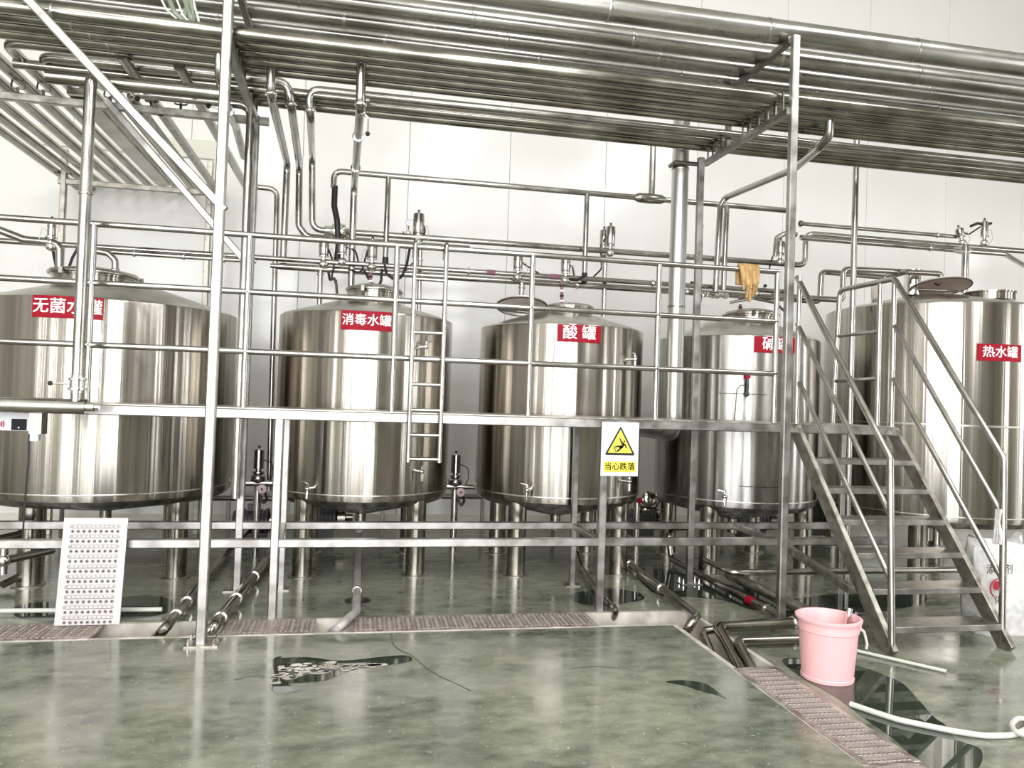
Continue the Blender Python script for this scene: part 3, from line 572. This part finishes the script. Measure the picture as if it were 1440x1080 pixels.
# verticals and bends at the right end
pp('riser_pipe', 'left one of two close vertical pipes behind the rear rack post', [(1116, 238, 6.4), (1020, 278, 7.6), (1013, 290, 7.6), (1006, 410, 7.6)], .032, bend=.06)
pp('riser_pipe', 'right one of two close vertical pipes behind the rear rack post', [(1022, 290, 7.7), (1017, 408, 7.7)], .03)
pp('rack_outlet', 'pipe hooking down from the rack beside the right front post', [(1167, 164, 5.53), (1166, 192, 5.56), (1152, 207, 5.68), (1116, 238, 6.4)], .036, bend=.08)
q = at(1199, 430, Y=6.9); tag(MB().cyl((q.x, 6.9, 0), (q.x, 6.9, 4.4), .03, 14).build('standpipe', 'steel_tube'), 'tall slim vertical pipe behind the stair landing', 'pipe')
a, b_ = hrun((1126, 317), (1350, 331), 7.95); o = tag(MB().tube([a, b_], .024, 0, 12).build('manifold_pipe', 'steel_tube'), 'topmost of three level pipes above the right-hand tank', 'pipe'); MB().ring(a, (1, 0, 0), .024, .012, .03, 14).build('end_clamp', 'dark_steel', o); MB().ring(a+(b_-a)*.85, (1, 0, 0), .024, .012, .02, 14).build('pipe_clamp', 'chrome', o)
a, b_ = hrun((1126, 334), (1412, 357), 7.7); q = at(1460, 345, Y=8.6); o = tag(MB().tube([a, b_, V((q.x, 8.6, a.z))], .03, .06, 12).build('manifold_pipe', 'steel_tube'), 'lowest of three level pipes above the right-hand tank, bent at its end', 'pipe')
MB().lathe([(.03, -.12), (.045, -.02), (.05, .05), (.03, .12)], a+(b_-a)*.78, (1, 0, 0), 16).build('joint_wrap', 'chrome', o); MB().ring(a+(b_-a)*.62, (1, 0, 0), .03, .014, .02, 14).build('pipe_clamp', 'chrome', o)
pp('vent_pipe', 'square-bent pipe from the platform to the vent of the right-hand tank', [(1085, 416, 7.2), (1185, 422, 7.2), (1186, 378, 7.2), (1325, 385, 7.2), (1318, 400, 7.2)], .03, bend=.06)
pp('vent_pipe', 'lower square-bent pipe behind the stair landing handrail', [(1100, 420, 7.35), (1153, 424, 7.35), (1155, 382, 7.35), (1245, 390, 7.35), (1275, 382, 7.1)], .03, bend=.06)
pp('small_elbow', 'small pipe elbow rising behind the right rack post', [(1090, 360, 7.8), (1092, 334, 7.8), (1105, 328, 7.8), (1120, 330, 7.8)], .028, bend=.05)
# large vent pipe between third and fourth tanks
x_ = at(952, 400, Y=6.62).x
vp = thing('flue_pipe', 'thickest vertical pipe, standing between third and fourth tanks', 'pipe', (x_, 6.62, 1.2))
zb_ = at(937, 610, Y=6.62).z
MB().tube([(x_, 6.62, 4.25), (x_, 6.62, zb_), (2.86, 7.0, zb_), (2.872, 8.6, zb_)], .077, .16, 24).build('flue', 'flue_steel', vp)
for yy in (238, 432): MB().ring((x_, 6.62, at(955, yy, Y=6.62).z), (0, 0, 1), .077, .004, .02, 28).build('pipe_joint', 'steel_pipe', vp)
zc = at(960, 229, Y=6.5).z; xr = at(985, 229, Y=6.5).x
MB().tube([(xr, 6.5, zc), (x_-.1, 6.5, zc), (x_-.1, 6.62, zc)], .02, .01, 8).build('pipe_bracket', 'dark_steel', vp)

# pneumatic valves on the pipework
def actuator(x, y, Y, label, h=.15, r=.045, cable=None, side=1, gauge=False, tilt=0):
    h *= 1.3; r *= 1.12
    p = at(x, y, Y=Y); t = thing('pneumatic_valve', label, 'valve', p-V((0, 0, .1)))
    ax = V((math.sin(tilt), 0, math.cos(tilt)))
    MB().ball(p-ax*.05, .05, (1, .9, .9)).build('valve_body', 'chrome', t)
    MB().lathe([(.022, -.05), (.022, .015), (.05, .018), (.05, .03), (.03, .032)], p, ax, 18).build('bonnet', 'chrome', t)
    o = MB().lathe([(r*.9, .035), (r, .045), (r, .035+h*.62), (r+.004, .035+h*.64), (r+.004, .035+h*.7), (r, .035+h*.72), (r, .03+h), (r*.7, .04+h), (.012, .045+h), (.012, .06+h)], p, ax, 22).build('actuator', 'steel_tube', t)
    MB().ball(p+ax*(.065+h), .014).build('indicator_cap', 'rubber', o)
    MB().tube([p+ax*(.04+h*.3)+V((side*r, 0, 0)), p+ax*(.05+h*.3)+V((side*(r+.035), -.02, .02)), p+V((side*(r+.05), -.03, .0)), p+V((side*(r+.03), 0, -.06))], .004, .03, 6).build('air_line', 'hose_white', t)
    if cable:
        MB().tube([p+ax*(.05+h*.4)+V((side*r*.9, 0, 0))]+[at(cx_, cy_, Y=Y) for cx_, cy_ in cable], .009, .06, 8).build('signal_cable', 'rubber', t)
    if gauge:
        for dx, dz, rr in ((-.1, .14, .033), (-.15, .07, .028)):
            g = p+V((dx, -.02, dz)); gg = MB().lathe([(rr, 0), (rr, .025), (rr-.004, .028), (1e-4, .028)], g, (0, -1, 0), 20).build('gauge', 'chrome', t); MB().lathe([(rr-.006, .0285), (1e-4, .029)], g, (0, -1, 0), 18).build('gauge_face', 'sign_white', gg); MB().tube([g+V((0, .012, 0)), g+V((0, .012, -.08)), p], .008, .02, 8).build('gauge_stem', 'chrome', t)
    return t
actuator(455, 364, 7.7, 'left of the paired cylinder valves above the second tank', .1, .042, [(470, 372), (466, 392), (474, 395)], 1)
actuator(481, 361, 7.7, 'cylinder valve beside the thick black cable above the second tank', .09, .04, [(500, 352), (505, 372)], 1)
actuator(523, 368, 7.7, 'cylinder valve above the manhole of the second tank', .13, .045, [(508, 385), (490, 378)], -1)
actuator(588, 334, 7.85, 'tall cylinder valve with two round gauges above the ladder', .16, .05, [(598, 325), (585, 365), (560, 392), (535, 380)], 1, True)
actuator(728, 383, 7.7, 'cylinder valve above the open lid of the third tank', .11, .043, [(738, 372), (760, 386), (790, 391)], 1)
actuator(795, 387, 7.7, 'cylinder valve above the third tank cover with a cable loop', .11, .043, [(805, 375), (808, 392), (822, 392)], 1)
actuator(858, 349, 7.85, 'front cylinder valve of the pair above the third tank', .15, .045, [(845, 345), (846, 378), (832, 392)], -1)
actuator(849, 350, 8.0, 'rear cylinder valve of the pair above the third tank', .13, .04)
actuator(1097, 362, 7.85, 'cylinder valve half hidden behind the right rack post', .11, .045, [(1085, 365), (1080, 385)], -1)
actuator(1352, 336, 7.9, 'left valve of the pair on pipes above the right-hand tank', .07, .04, [(1362, 330), (1380, 318)], 1, tilt=-.3)
actuator(1384, 336, 7.8, 'right valve of the pair on pipes above the right-hand tank', .13, .035, None, 1)
o = tag(MB().tube([at(1365, 318, Y=7.8), at(1375, 314, Y=7.8), at(1385, 316, Y=7.8), at(1394, 314, Y=7.8)], .016, .02, 8).build('cable_plug', 'rubber'), 'black cable plug on top of the right-hand valve pair', 'cable')
for i, (pts, lab) in enumerate((([(512, 380), (520, 395), (533, 408), (543, 412)], 'black cable sagging to the second tank manhole from the left'), ([(541, 372), (543, 385), (555, 394), (565, 390), (572, 372), (577, 345)], 'black cable looping between conduit and ladder'), ([(537, 378), (536, 395), (530, 407)], 'short black cable right of the second tank tube'), ([(462, 383), (464, 395), (470, 390), (473, 400), (474, 413)], 'short black cable looped above the second tank back edge'), ([(823, 388), (812, 394), (800, 393)], 'short black cable left of the second conduit boot'), ([(72, 310), (72, 340), (80, 380)], 'black cable hanging by the first tank at its left'), ([(112, 345), (102, 362), (95, 382)], 'black cable curving behind the standpipe over the first tank'))):
    tag(MB().tube([at(x, y, Y=7.6) for x, y in pts], .013, .08, 8).build('black_cable', 'rubber'), lab, 'cable')
t = actuator(72, 338, 7.3, 'slim valve on the pipe at the far left above the rail', .1, .03, None, -1)
# lever handles near the fourth tank manifold
ball_valve('ball valve with black knob right of the yellow gloves', [(1076, 402), (1064, 413)], 7.7, .02)
ball_valve('ball valve with black knob beside the rear rack post', [(973, 398), (966, 410)], 7.72, .02)
o = thing('wrapped_joint', 'foil-wrapped pipe joint above the fourth tank', 'pipe joint', at(1005, 415, Y=7.65))
for k in range(6): MB().ball(at(990+6*k, 413+.6*k+random.uniform(-1, 2), Y=7.65), .04, (1.1, .8, .7+.2*random.random()), 8).build('foil', 'chrome', o)

# ------------------------------------------------------------------ valves and pumps between the tanks
def low_valve(x, y, Y, label, dial=True):
    p = at(x, y, Y=Y); t = thing('valve_set', label, 'valve', (p.x, Y, 0))
    MB().cyl((p.x, Y, .0), (p.x, Y, p.z-.06), .036, 16).build('stand_pipe', 'steel_tube', t)
    MB().ball(p+V((0, 0, .02)), .075, (1, 1, .75)).build('valve_body', 'steel_tube', t)
    MB().lathe([(.06, .07), (.06, .085), (.03, .09), (.03, .11), (.05, .115), (.05, .3), (.04, .31)], p, n=20).build('actuator', 'steel_tube', t); MB().ball(p+V((0, 0, .33)), .014).build('cap', 'rubber', t)
    MB().cyl(p+V((-.22, 0, -.03)), p+V((.22, 0, -.03)), .032, 14).build('branch', 'steel_tube', t)
    d = MB().lathe([(.045, 0), (.045, .03), (.036, .036), (1e-4, .036)], p+V((.05, -.06, -.08)), (0, -1, 0), 22).build('dial', 'pink_dial', t); MB().lathe([(.012, .037), (1e-4, .04)], p+V((.05, -.06, -.08)), (0, -1, 0), 12).build('dial_hub', 'rubber', d)
    MB().tube([p+V((.07, -.05, -.1)), p+V((.1, -.05, -.18)), p+V((.06, -.05, -.23)), p+V((.03, -.04, -.15))], .014, .05, 8).build('cable', 'rubber', t)
    MB().tube([p+V((.05, 0, .2)), p+V((.13, 0, .17)), p+V((.14, 0, .05)), p+V((.08, -.03, -.05))], .005, .05, 6).build('air_line', 'rubber', t)
low_valve(363, 675, 8.0, 'valve with pale dial between the first and second tanks'); low_valve(640, 680, 8.0, 'valve with pale dial between the second and third tanks')
p = at(900, 700, Y=7.95); t = thing('valve_set', 'round chrome valve with red mark between the third and fourth tanks', 'valve', (p.x, 7.95, 0))
MB().cyl((p.x-.03, 7.95, 0), (p.x-.03, 7.95, p.z), .036, 14).build('stand_pipe', 'steel_tube', t); MB().lathe([(.085, 0), (.085, .05), (.06, .07), (.03, .075), (1e-4, .075)], p+V((.07, -.05, .0)), (0, -1, 0), 24).build('valve_head', 'chrome', t)
MB().ball(p+V((.06, 0, -.12)), .08, (1, 1, .7)).build('valve_body', 'steel_pipe', t); MB().box(p+V((-.03, -.06, -.02)), (.05, .04, .05)).build('red_mark', 'red', t)
MB().tube([p+V((.12, -.08, .05)), p+V((.2, -.08, 0)), p+V((.16, -.08, -.1)), p+V((.05, -.08, -.1))], .012, .06, 8).build('cable', 'rubber', t)
def pump(x, y, Y, label, s=1., col='motor'):
    p = at(x, y, Y=Y); p.z = .26*s; t = thing('pump', label, 'pump', (p.x, Y, 0))
    MB().lathe([(.05*s, -.26*s), (.11*s, -.25*s), (.12*s, -.2*s), (.12*s, .08*s), (.14*s, .09*s), (.14*s, .12*s), (.08*s, .13*s)], p, (1, 0, 0), 24).build('motor_housing', col, t)
    for k in range(6): MB().ring(p+V((-.18*s+.045*s*k, 0, 0)), (1, 0, 0), .12*s, .012*s, .008, 24).build('cooling_fin', col, t)
    MB().lathe([(.06*s, .12*s), (.13*s, .14*s), (.13*s, .22*s), (.05*s, .23*s), (.05*s, .3*s)], p, (1, 0, 0), 24).build('pump_head', 'steel_pipe', t)
    MB().cyl(p+V((.18*s, 0, .1*s)), p+V((.18*s, 0, .34*s)), .03*s, 12).build('outlet', 'steel_pipe', t); MB().box(p+V((-.05*s, 0, -.17*s)), (.3*s, .2*s, .1*s)).build('foot', 'motor', t); MB().box(p+V((-.05*s, -.02, .15*s)), (.1*s, .1*s, .07*s)).build('terminal_box', col, t)
pump(360, 780, 8.4, 'dark pump motor behind the legs left of the second tank', .95); pump(455, 760, 8.6, 'dark pump under the second tank'); pump(905, 770, 8.7, 'dark pump between the third and fourth tanks', .9); pump(1060, 780, 8.5, 'dark pump under the fourth tank'); pump(1150, 790, 8.7, 'dark pump behind the staircase', 1.1)
# wall-side skid pipes along the floor
for x_a, x_b, yy, zz, lab in ((-3.5, 0.6, 9.3, .36, 'dark pipe along the wall foot behind the first tanks'), (.3, 2.7, 9.3, .4, 'dark pipe along the wall foot behind the third tank'), (2.8, 6.5, 9.25, .38, 'dark pipe along the wall foot behind the fourth tank')):
    o = tag(MB().tube([(x_a, yy, zz), (x_b, yy, zz)], .03, 0, 10).build('wall_pipe', 'dark_steel'), lab, 'pipe')
    for x in (x_a+.3, (x_a+x_b)/2, x_b-.3): MB().bar((x, yy, 0), (x, yy, zz-.02), .04, .04, (0, 1, 0)).build('pipe_foot', 'dark_steel', o)

# ------------------------------------------------------------------ pipes on the floor and in the trench
def fpipe(label, pts, r, m='steel_pipe', rings=(), bend=.07):
    q = [at(p[0], p[1], Z=(p[2] if len(p) > 2 else r+.02)) if not isinstance(p, Vector) else p for p in pts]
    o = tag(MB().tube(q, r, bend, 12).build('drain_pipe', m), label, 'pipe')
    for i, u in rings:
        d = q[i+1]-q[i]; MB().ring(q[i]+d*u, d, r, .01, .02, 14).build('pipe_clamp', 'chrome', o)
    return o
fpipe('left drain pipe slanting into the open trench behind the tall left post', [(216, 900, -.08), (232, 884), (324, 771), (350, 742, .2)], .034, rings=((1, .12), (1, .25)))
fpipe('drain pipe slanting into the trench just right of the tall left post', [(280, 905, -.08), (300, 882), (374, 789), (398, 766)], .04, rings=((1, .1), (1, .35), (1, .7)))
fpipe('pinkish drain pipe from the second tank bending left into the trench', [(462, 894, -.1), (476, 882), (501, 860), (504, 768), (505, 745, .3)], .03, 'steel_white', rings=((2, .25),))
fpipe('thin drain pipe bending twice beside the post under the warning sign', [(860, 874, -.08), (868, 858), (848, 842), (819, 800), (812, 778, .12)], .024)
fpipe('drain pipe from behind the third tank leg to the trench corner', [(958, 900, -.12), (972, 876), (980, 866), (884, 792), (868, 782)], .034, rings=((2, .45), (2, .97)))
fpipe('drain pipe with a red band running back under the fourth tank', [(1098, 866), (1060, 847), (944, 786), (940, 750, .3), (948, 742, .34), (968, 742, .34)], .03, rings=((0, .5),))
b = at(1060, 847, Z=.05); c = at(1052, 843, Z=.05); tag(MB().cyl(c, b, .034, 12).build('marking_tape', 'red'), 'red tape band around the drain pipe behind the bucket', 'tape')
fpipe('thick drain pipe lying in the shadow under the staircase front', [(1135, 860), (1025, 808)], .045, 'steel_worn')
a = at(1028, 805, Y=6.1); q = V((at(1365, 806, Y=6.1).x, 6.1, a.z)); fpipe('level pipe low behind the staircase', [V((a.x, 6.6, a.z)), a, q], .028, 'steel_tube', rings=((1, .5),))
a = at(1005, 869, Y=5.0); a.z = .075; q = V((at(1118, 868, Y=5.0).x, 5.0, .075))
fpipe('upper trench pipe running from an elbow to behind the bucket', [V((2.43, 4.35, -.16)), V((a.x+.0, 4.95, .075)), q], .04, 'steel_pipe', rings=((1, .97),), bend=.05)
a = at(1034, 891, Y=4.72); fpipe('lower trench pipe with elbow beside the bucket', [V((2.52, 4.4, -.16)), V((2.5, 4.72, .05)), V((3.1, 4.72, .05))], .032, 'steel_pipe', bend=.04)
fpipe('short connecting elbow in the trench corner', [V((2.36, 4.65, -.16)), V((2.36, 4.95, .05)), V((2.52, 4.97, .06))], .028, 'steel_pipe', bend=.04)
fpipe('pale pipe lying on the floor behind the leaning plate', [(0, 859, .03), (228, 857, .03)], .016, 'hose_white')
fpipe('dark pipe slanting at the lower left under the platform', [(-20, 762, .4), (44, 748, .42)], .03, 'dark_steel'); fpipe('angled dark strut with chrome valve at the far left', [(-10, 792, .3), (75, 773, .33)], .03, 'dark_steel')
fpipe('lowest dark strut at the far left', [(4, 822, .05), (46, 802, .1)], .03, 'dark_steel')
p = at(5, 788, Y=6.2); t = tag(MB().ball(p, .05).cyl(p-V((0, 0, .1)), p+V((0, 0, .1)), .028, 12).build('small_valve', 'chrome'), 'small chrome valve at the far left edge under the platform', 'valve')
for x, y, lab in ((503, 845, 'round floor drain lid under the pinkish pipe'), (250, 812, 'dark floor drain lid behind the left post')):
    q = at(x, y, Z=0); o = tag(MB().lathe([(.1, 0), (.1, .006), (.085, .008), (1e-4, .008)], q, n=28).build('floor_drain', 'dark_steel'), lab, 'drain')

# ------------------------------------------------------------------ trench covers and the leaning plate
def ridge_mesh(L, w):
    m = MB(); n = 16; pts = []
    for k in range(n): a = math.pi*k/(n-1)-math.pi/2; pts.append((L/2-w/2+w/2*math.cos(a), w/2*math.sin(a)))
    for k in range(n): a = math.pi*k/(n-1)+math.pi/2; pts.append((-L/2+w/2+w/2*math.cos(a), w/2*math.sin(a)))
    ring = []
    for f, z in ((1, 0), (1-.0, .0035), (.72, .0045), (.62, 0)):
        ring.append([V((x-(1-f)*math.copysign(min(abs(x), w/2), x) if abs(x) > L/2-w/2-1e-6 else x, y*f, z)) for x, y in pts])
    N_ = len(pts)
    for r_ in ring: m.v += r_
    m.f = [(i*N_+k, i*N_+(k+1) % N_, (i+1)*N_+(k+1) % N_, (i+1)*N_+k) for i in range(3) for k in range(N_)]
    for j in range(11):
        x = -L/2+w*.6+(L-w*1.2)*j/10; m.lathe([(.005, .001), (.003, .004), (1e-4, .0045)], (x, 0, 0), n=6)
    return m.mesh(name='slot_ridge')
def grate(label, c, rot, W_, L, matname, pitch=.066, group='perforated trench covers'):
    t = thing('perforated_plate', label, 'plate', (0, 0, 0), group); M = rot
    o = MB(); nx = 9; th = .012
    o.box((0, 0, -th/2), (W_, L, th)); pl = o.build('plate_sheet', matname, t)
    rm = ridge_mesh(W_*.78, .026); rm.materials.append(MAT['ridge_grime']); n = int(L/pitch); h = MB(); rims = MB()
    for i in range(n):
        y = -L/2+pitch*(i+.5); inst('slot_ridge', rm, t, (0, y+pitch*.25, 0))
        for k in range(nx):
            x = (k-(nx-1)/2)*W_*.088; h.lathe([(.0072, .0004), (.0066, .0022), (1e-4, .0022)], (x, y-pitch*.25, 0), n=8)
            rims.lathe([(.012, 0), (.010, .003), (.0072, .0015)], (x, y-pitch*.25, 0), n=8)
    o = h.build('punched_holes', 'hole', t); o['kind'] = 'stuff'; o = rims.build('hole_rims', 'ridge_grime', t); o['kind'] = 'stuff'
    t.rotation_euler = rot; t.location = c; return t
PI = math.pi; yc = (TY0+TY1)/2; zc = .006; wt = TY1-TY0-.01
for xa, xb, lab in ((-3.6, -1.63, 'trench cover under the leaning plate at the left'), (-.86, -.255, 'trench cover below the front platform post'), (-.06, 1.72, 'longest trench cover in the middle of the floor')):
    grate(lab, ((xa+xb)/2, yc, zc), (0, 0, PI/2), wt, xb-xa, 'grate_steel')
for ya, yb, lab in ((3.12, 4.36, 'trench cover running forward beside the bucket'), (1.7, 3.105, 'trench cover cut off by the lower edge of the picture')):
    grate(lab, ((TX0+TX1)/2, (ya+yb)/2, zc), (0, 0, 0), TX1-TX0-.01, yb-ya, 'grate_steel')
pa = at(74, 881, Y=5.6); pb = at(136, 876, Y=5.6); pt = at(92, 745, Y=5.64)
H_ = .70; wd = pb.x-pa.x+.01
lp = grate('white perforated plate leaning upright against the lower beam', (0, 0, 0), (0, 0, 0), .385, H_, 'steel_white', group=None) if False else None
lean = math.radians(82); q0 = at(104, 880, Z=.012)
lp = grate('white perforated plate leaning upright against the lower beam', (q0.x+.075, q0.y+.06, .012+H_/2*math.sin(lean)), (lean, 0, 0), .40, H_, 'steel_white', group='loose plates')
lp.rotation_euler = (lean, math.radians(0), math.radians(0))

# ------------------------------------------------------------------ puddles
def puddle(label, pts, z=.0015):
    q = [at(x, y, Z=0) for x, y in pts]; out = []; n = len(q)
    for i in range(n):
        p0, p1, p2, p3 = q[i-1], q[i], q[(i+1) % n], q[(i+2) % n]
        for k in range(4):
            u = k/4; out.append(.5*((2*p1)+(-p0+p2)*u+(2*p0-5*p1+4*p2-p3)*u*u+(-p0+3*p1-3*p2+p3)*u**3)+V((0, 0, .0002)))
    tag(MB().poly(out, z).build('puddle', 'water'), label, 'puddle', 'puddles on the floor')
puddle('dark puddle in the middle of the front floor', [(383, 928), (400, 923), (440, 925), (470, 929), (500, 928), (535, 924), (572, 922), (578, 930), (540, 936), (505, 940), (480, 948), (462, 956), (430, 960), (405, 962), (425, 970), (392, 975), (380, 966), (386, 950)])
puddle('large puddle around the pink bucket', [(1100, 930), (1120, 925), (1175, 930), (1212, 938), (1245, 950), (1270, 962), (1292, 985), (1315, 1010), (1330, 1020), (1345, 1040), (1380, 1055), (1370, 1085), (1310, 1085), (1260, 1042), (1215, 1010), (1175, 980), (1130, 955)])
puddle('small dark water streak near the right trench', [(936, 959), (960, 957), (990, 961), (1008, 972), (1022, 983), (1005, 977), (985, 972), (960, 964)])
puddle('round puddle behind the post under the warning sign', [(800, 838), (830, 830), (870, 829), (900, 834), (905, 843), (880, 848), (850, 852), (820, 850)])
puddle('puddle under the fourth tank', [(895, 803), (940, 801), (985, 815), (1060, 830), (1090, 850), (1060, 858), (1020, 845), (970, 840), (930, 838), (905, 822)])
puddle('puddle behind the leaning plate', [(30, 850), (120, 843), (210, 838), (245, 846), (235, 862), (160, 873), (70, 874), (20, 866)])
puddle('wet patch behind the bucket under the stairs', [(1090, 850), (1150, 838), (1220, 835), (1290, 832), (1300, 848), (1240, 860), (1180, 872), (1110, 876)])

fm = MB()
for k in range(110):
    u = random.random(); x = 388+u*150+random.gauss(0, 4); y = 934+(1-u)*22*random.random()+random.gauss(0, 4)*(1-u)+2*random.random()
    c_ = at(x, y, Z=.003); rr = random.uniform(.006, .026); n = 7; ph = random.random()*6
    fm.poly([c_+V((rr*1.5*math.cos(ph+i*.8976)*random.uniform(.6, 1.1), rr*.9*math.sin(ph+i*.8976)*random.uniform(.6, 1.1), 0)) for i in range(n)], .0015)
f_ = tag(fm.build('water_foam', 'stone'), 'pale foam flecks floating on the middle puddle', 'foam', kind='stuff')

# ------------------------------------------------------------------ bucket, rod, hose, gloves, sack
bc = at(1163, 953, Z=0); bk = thing('bucket', 'pale pink plastic bucket standing by the trench', 'bucket', (bc.x, bc.y, 0))
R0, R1, H = .150, .172, .37
M_ = bk
MB().lathe([(1e-4, .014), (R0-.012, .014), (R0-.004, .0), (R0, .004), (R0+.001, .022), (R0-.003, .026), (R0+(R1-R0)*.78, H*.78), (R0+(R1-R0)*.78+.006, H*.79), (R1, H-.02), (R1+.016, H-.018), (R1+.018, H-.004), (R1+.012, H), (R1, H), (R1-.004, H-.006), (R0-.006, .02), (1e-4, .018)], (bc.x, bc.y, 0), n=64).build('bucket_body', 'pink', bk)
hd = V((bc.x+R1+.005, bc.y-.02, H-.06)); MB().box(hd, (.03, .05, .05)).build('handle_lug', 'pink', bk)
MB().tube([hd+V((.0, 0, .0)), hd+V((.035, -.02, -.03)), hd+V((.05, -.03, -.1)), hd+V((.045, -.03, -.13))], .008, .03, 10).build('handle', 'hose_white', bk)
tag(MB().tube([V((bc.x+.1, bc.y+.0, .03)), V((bc.x+.155, bc.y+.02, H+.035))], .018, 0, 12).build('metal_tube', 'chrome'), 'short metal tube standing inside the pink bucket', 'tube')
tag(MB().tube([at(1200, 914, Z=.014), at(1331, 944, Z=.014)], .011, 0, 12).build('plastic_rod', 'hose_white'), 'straight white rod lying on the floor behind the bucket', 'rod')
hp = [(1196, 990), (1225, 1000), (1262, 1012), (1300, 1020), (1340, 1028), (1385, 1035), (1425, 1034), (1447, 1024), (1445, 1012), (1430, 1010), (1421, 1020), (1428, 1030), (1455, 1036), (1480, 1036)]
tag(MB().tube([at(x, y, Z=.016 if i < 9 else .034) for i, (x, y) in enumerate(hp)], .015, .2, 12).build('water_hose', 'hose_white'), 'white hose snaking across the wet floor at the lower right', 'hose')
g = thing('rubber_gloves', 'yellow rubber gloves draped over the guard rail', 'gloves', at(1052, 420, Y=YF-.03)); gp = at(1052, 380, Y=YF); zr = RZ[2]
for i, (dx, ln, w_) in enumerate(((-.07, .17, .02), (-.036, .235, .021), (-.002, .265, .022), (.032, .22, .021), (.066, .19, .02))):
    m = MB(); m.tube([V((gp.x+dx, YF+.034, zr-.12)), V((gp.x+dx, YF+.036, zr+.005)), V((gp.x+dx, YF+.0, zr+.04)), V((gp.x+dx, YF-.036, zr+.0)), V((gp.x+dx*.85, YF-.042-.02*(i % 2), zr-ln*.6)), V((gp.x+dx*.8, YF-.04, zr-ln))], lambda u, w=w_: w*(1 if u < .8 else (1-(u-.8)*2.2)), .03, 12); m.build('glove_finger', 'glove', g)
m = MB(); pr = [(-.04, -.05), (.0, .035), (.04, -.14)]
m.add([V((gp.x+sx, YF+yy, zr+zz)) for sx in (-.085, .085) for yy, zz in ((.03, -.12), (.03, .0), (0, .03), (-.03, 0), (-.034, -.04), (-.028, -.04), (-.022, 0), (0, .022), (.022, 0), (.022, -.12))], [tuple(range(9, -1, -1)), tuple(range(10, 20))]+[(i, (i+1) % 10, (i+1) % 10+10, i+10) for i in range(10)]); m.build('glove_cuff', 'glove', g)

sb = at(1418, 905, Z=0); X_, Y_ = 4.72, 4.95
sk = thing('sack', 'white woven sack with red logo standing behind the stair foot', 'sack', (X_, Y_, 0))
m = MB(); nu, nv = 40, 16; hs = .68
for j in range(nv+1):
    v = j/nv; z = hs*v
    for i in range(nu):
        a = 2*PI*i/nu; wx = .225*(1+.08*math.sin(v*3)-.05*v); wy = .16*(1-.62*v**3)
        cxp = math.copysign(abs(math.cos(a))**.5, math.cos(a)); syp = math.copysign(abs(math.sin(a))**.6, math.sin(a))
        wob = .012*math.sin(5*a+7*v)+.01*math.sin(9*a-11*v); m.v.append(V((X_+cxp*wx+wob-.03*v, Y_+syp*(wy+wob), z+(.03*math.sin(3*a+1) if j == nv else 0)+(.018*math.cos(a*2) if j == nv else 0))))
m.f = [(j*nu+i, j*nu+(i+1) % nu, (j+1)*nu+(i+1) % nu, (j+1)*nu+i) for j in range(nv) for i in range(nu)]+[tuple(range(nu-1, -1, -1)), tuple(range(nv*nu, (nv+1)*nu))]
m.build('sack_body', 'sack', sk)
def sack_print(txt, x, z, size, mt, name):
    me = text_mesh(txt, size, .01)
    for v in me.vertices: v.co = V((v.co.x, -.004, v.co.y))
    me.materials.clear(); me.materials.append(MAT[mt]); inst(name, me, sk, (x, Y_-.181, z))
sack_print('添加剂', X_-.16, .49, .075, 'black_print', 'lettering'); sack_print('化', X_-.17, .27, .06, 'black_print', 'lettering')
for (cx_, cz_, r_) in ((-.175, .375, .034), (-.127, .35, .017)): MB().lathe([(r_, 0), (r_, .004)], (X_+cx_, Y_-.182, cz_), (0, -1, 0), 20).build('logo_dot', 'red_print', sk)
MB().tube([V((X_-.16+.075*math.cos(t), Y_-.184, .355+.07*math.sin(t))) for t in [.6+.3*k for k in range(13)]], .005, 0, 6).build('logo_arc', 'red_print', sk)
rp_ = thing('rope_tie', 'white rag tied to the lower end of the right handrail', 'rag', at(1404, 760, X=4.39))
for k in range(3): MB().tube([at(1405+k*3-3, 716, X=4.37), at(1401+2*k, 735, X=4.37), at(1400+4*k, 748+4*k, X=4.36), at(1398+4*k, 765, X=4.36)], .012, .03, 8).build('rag_strand', 'sack', rp_)
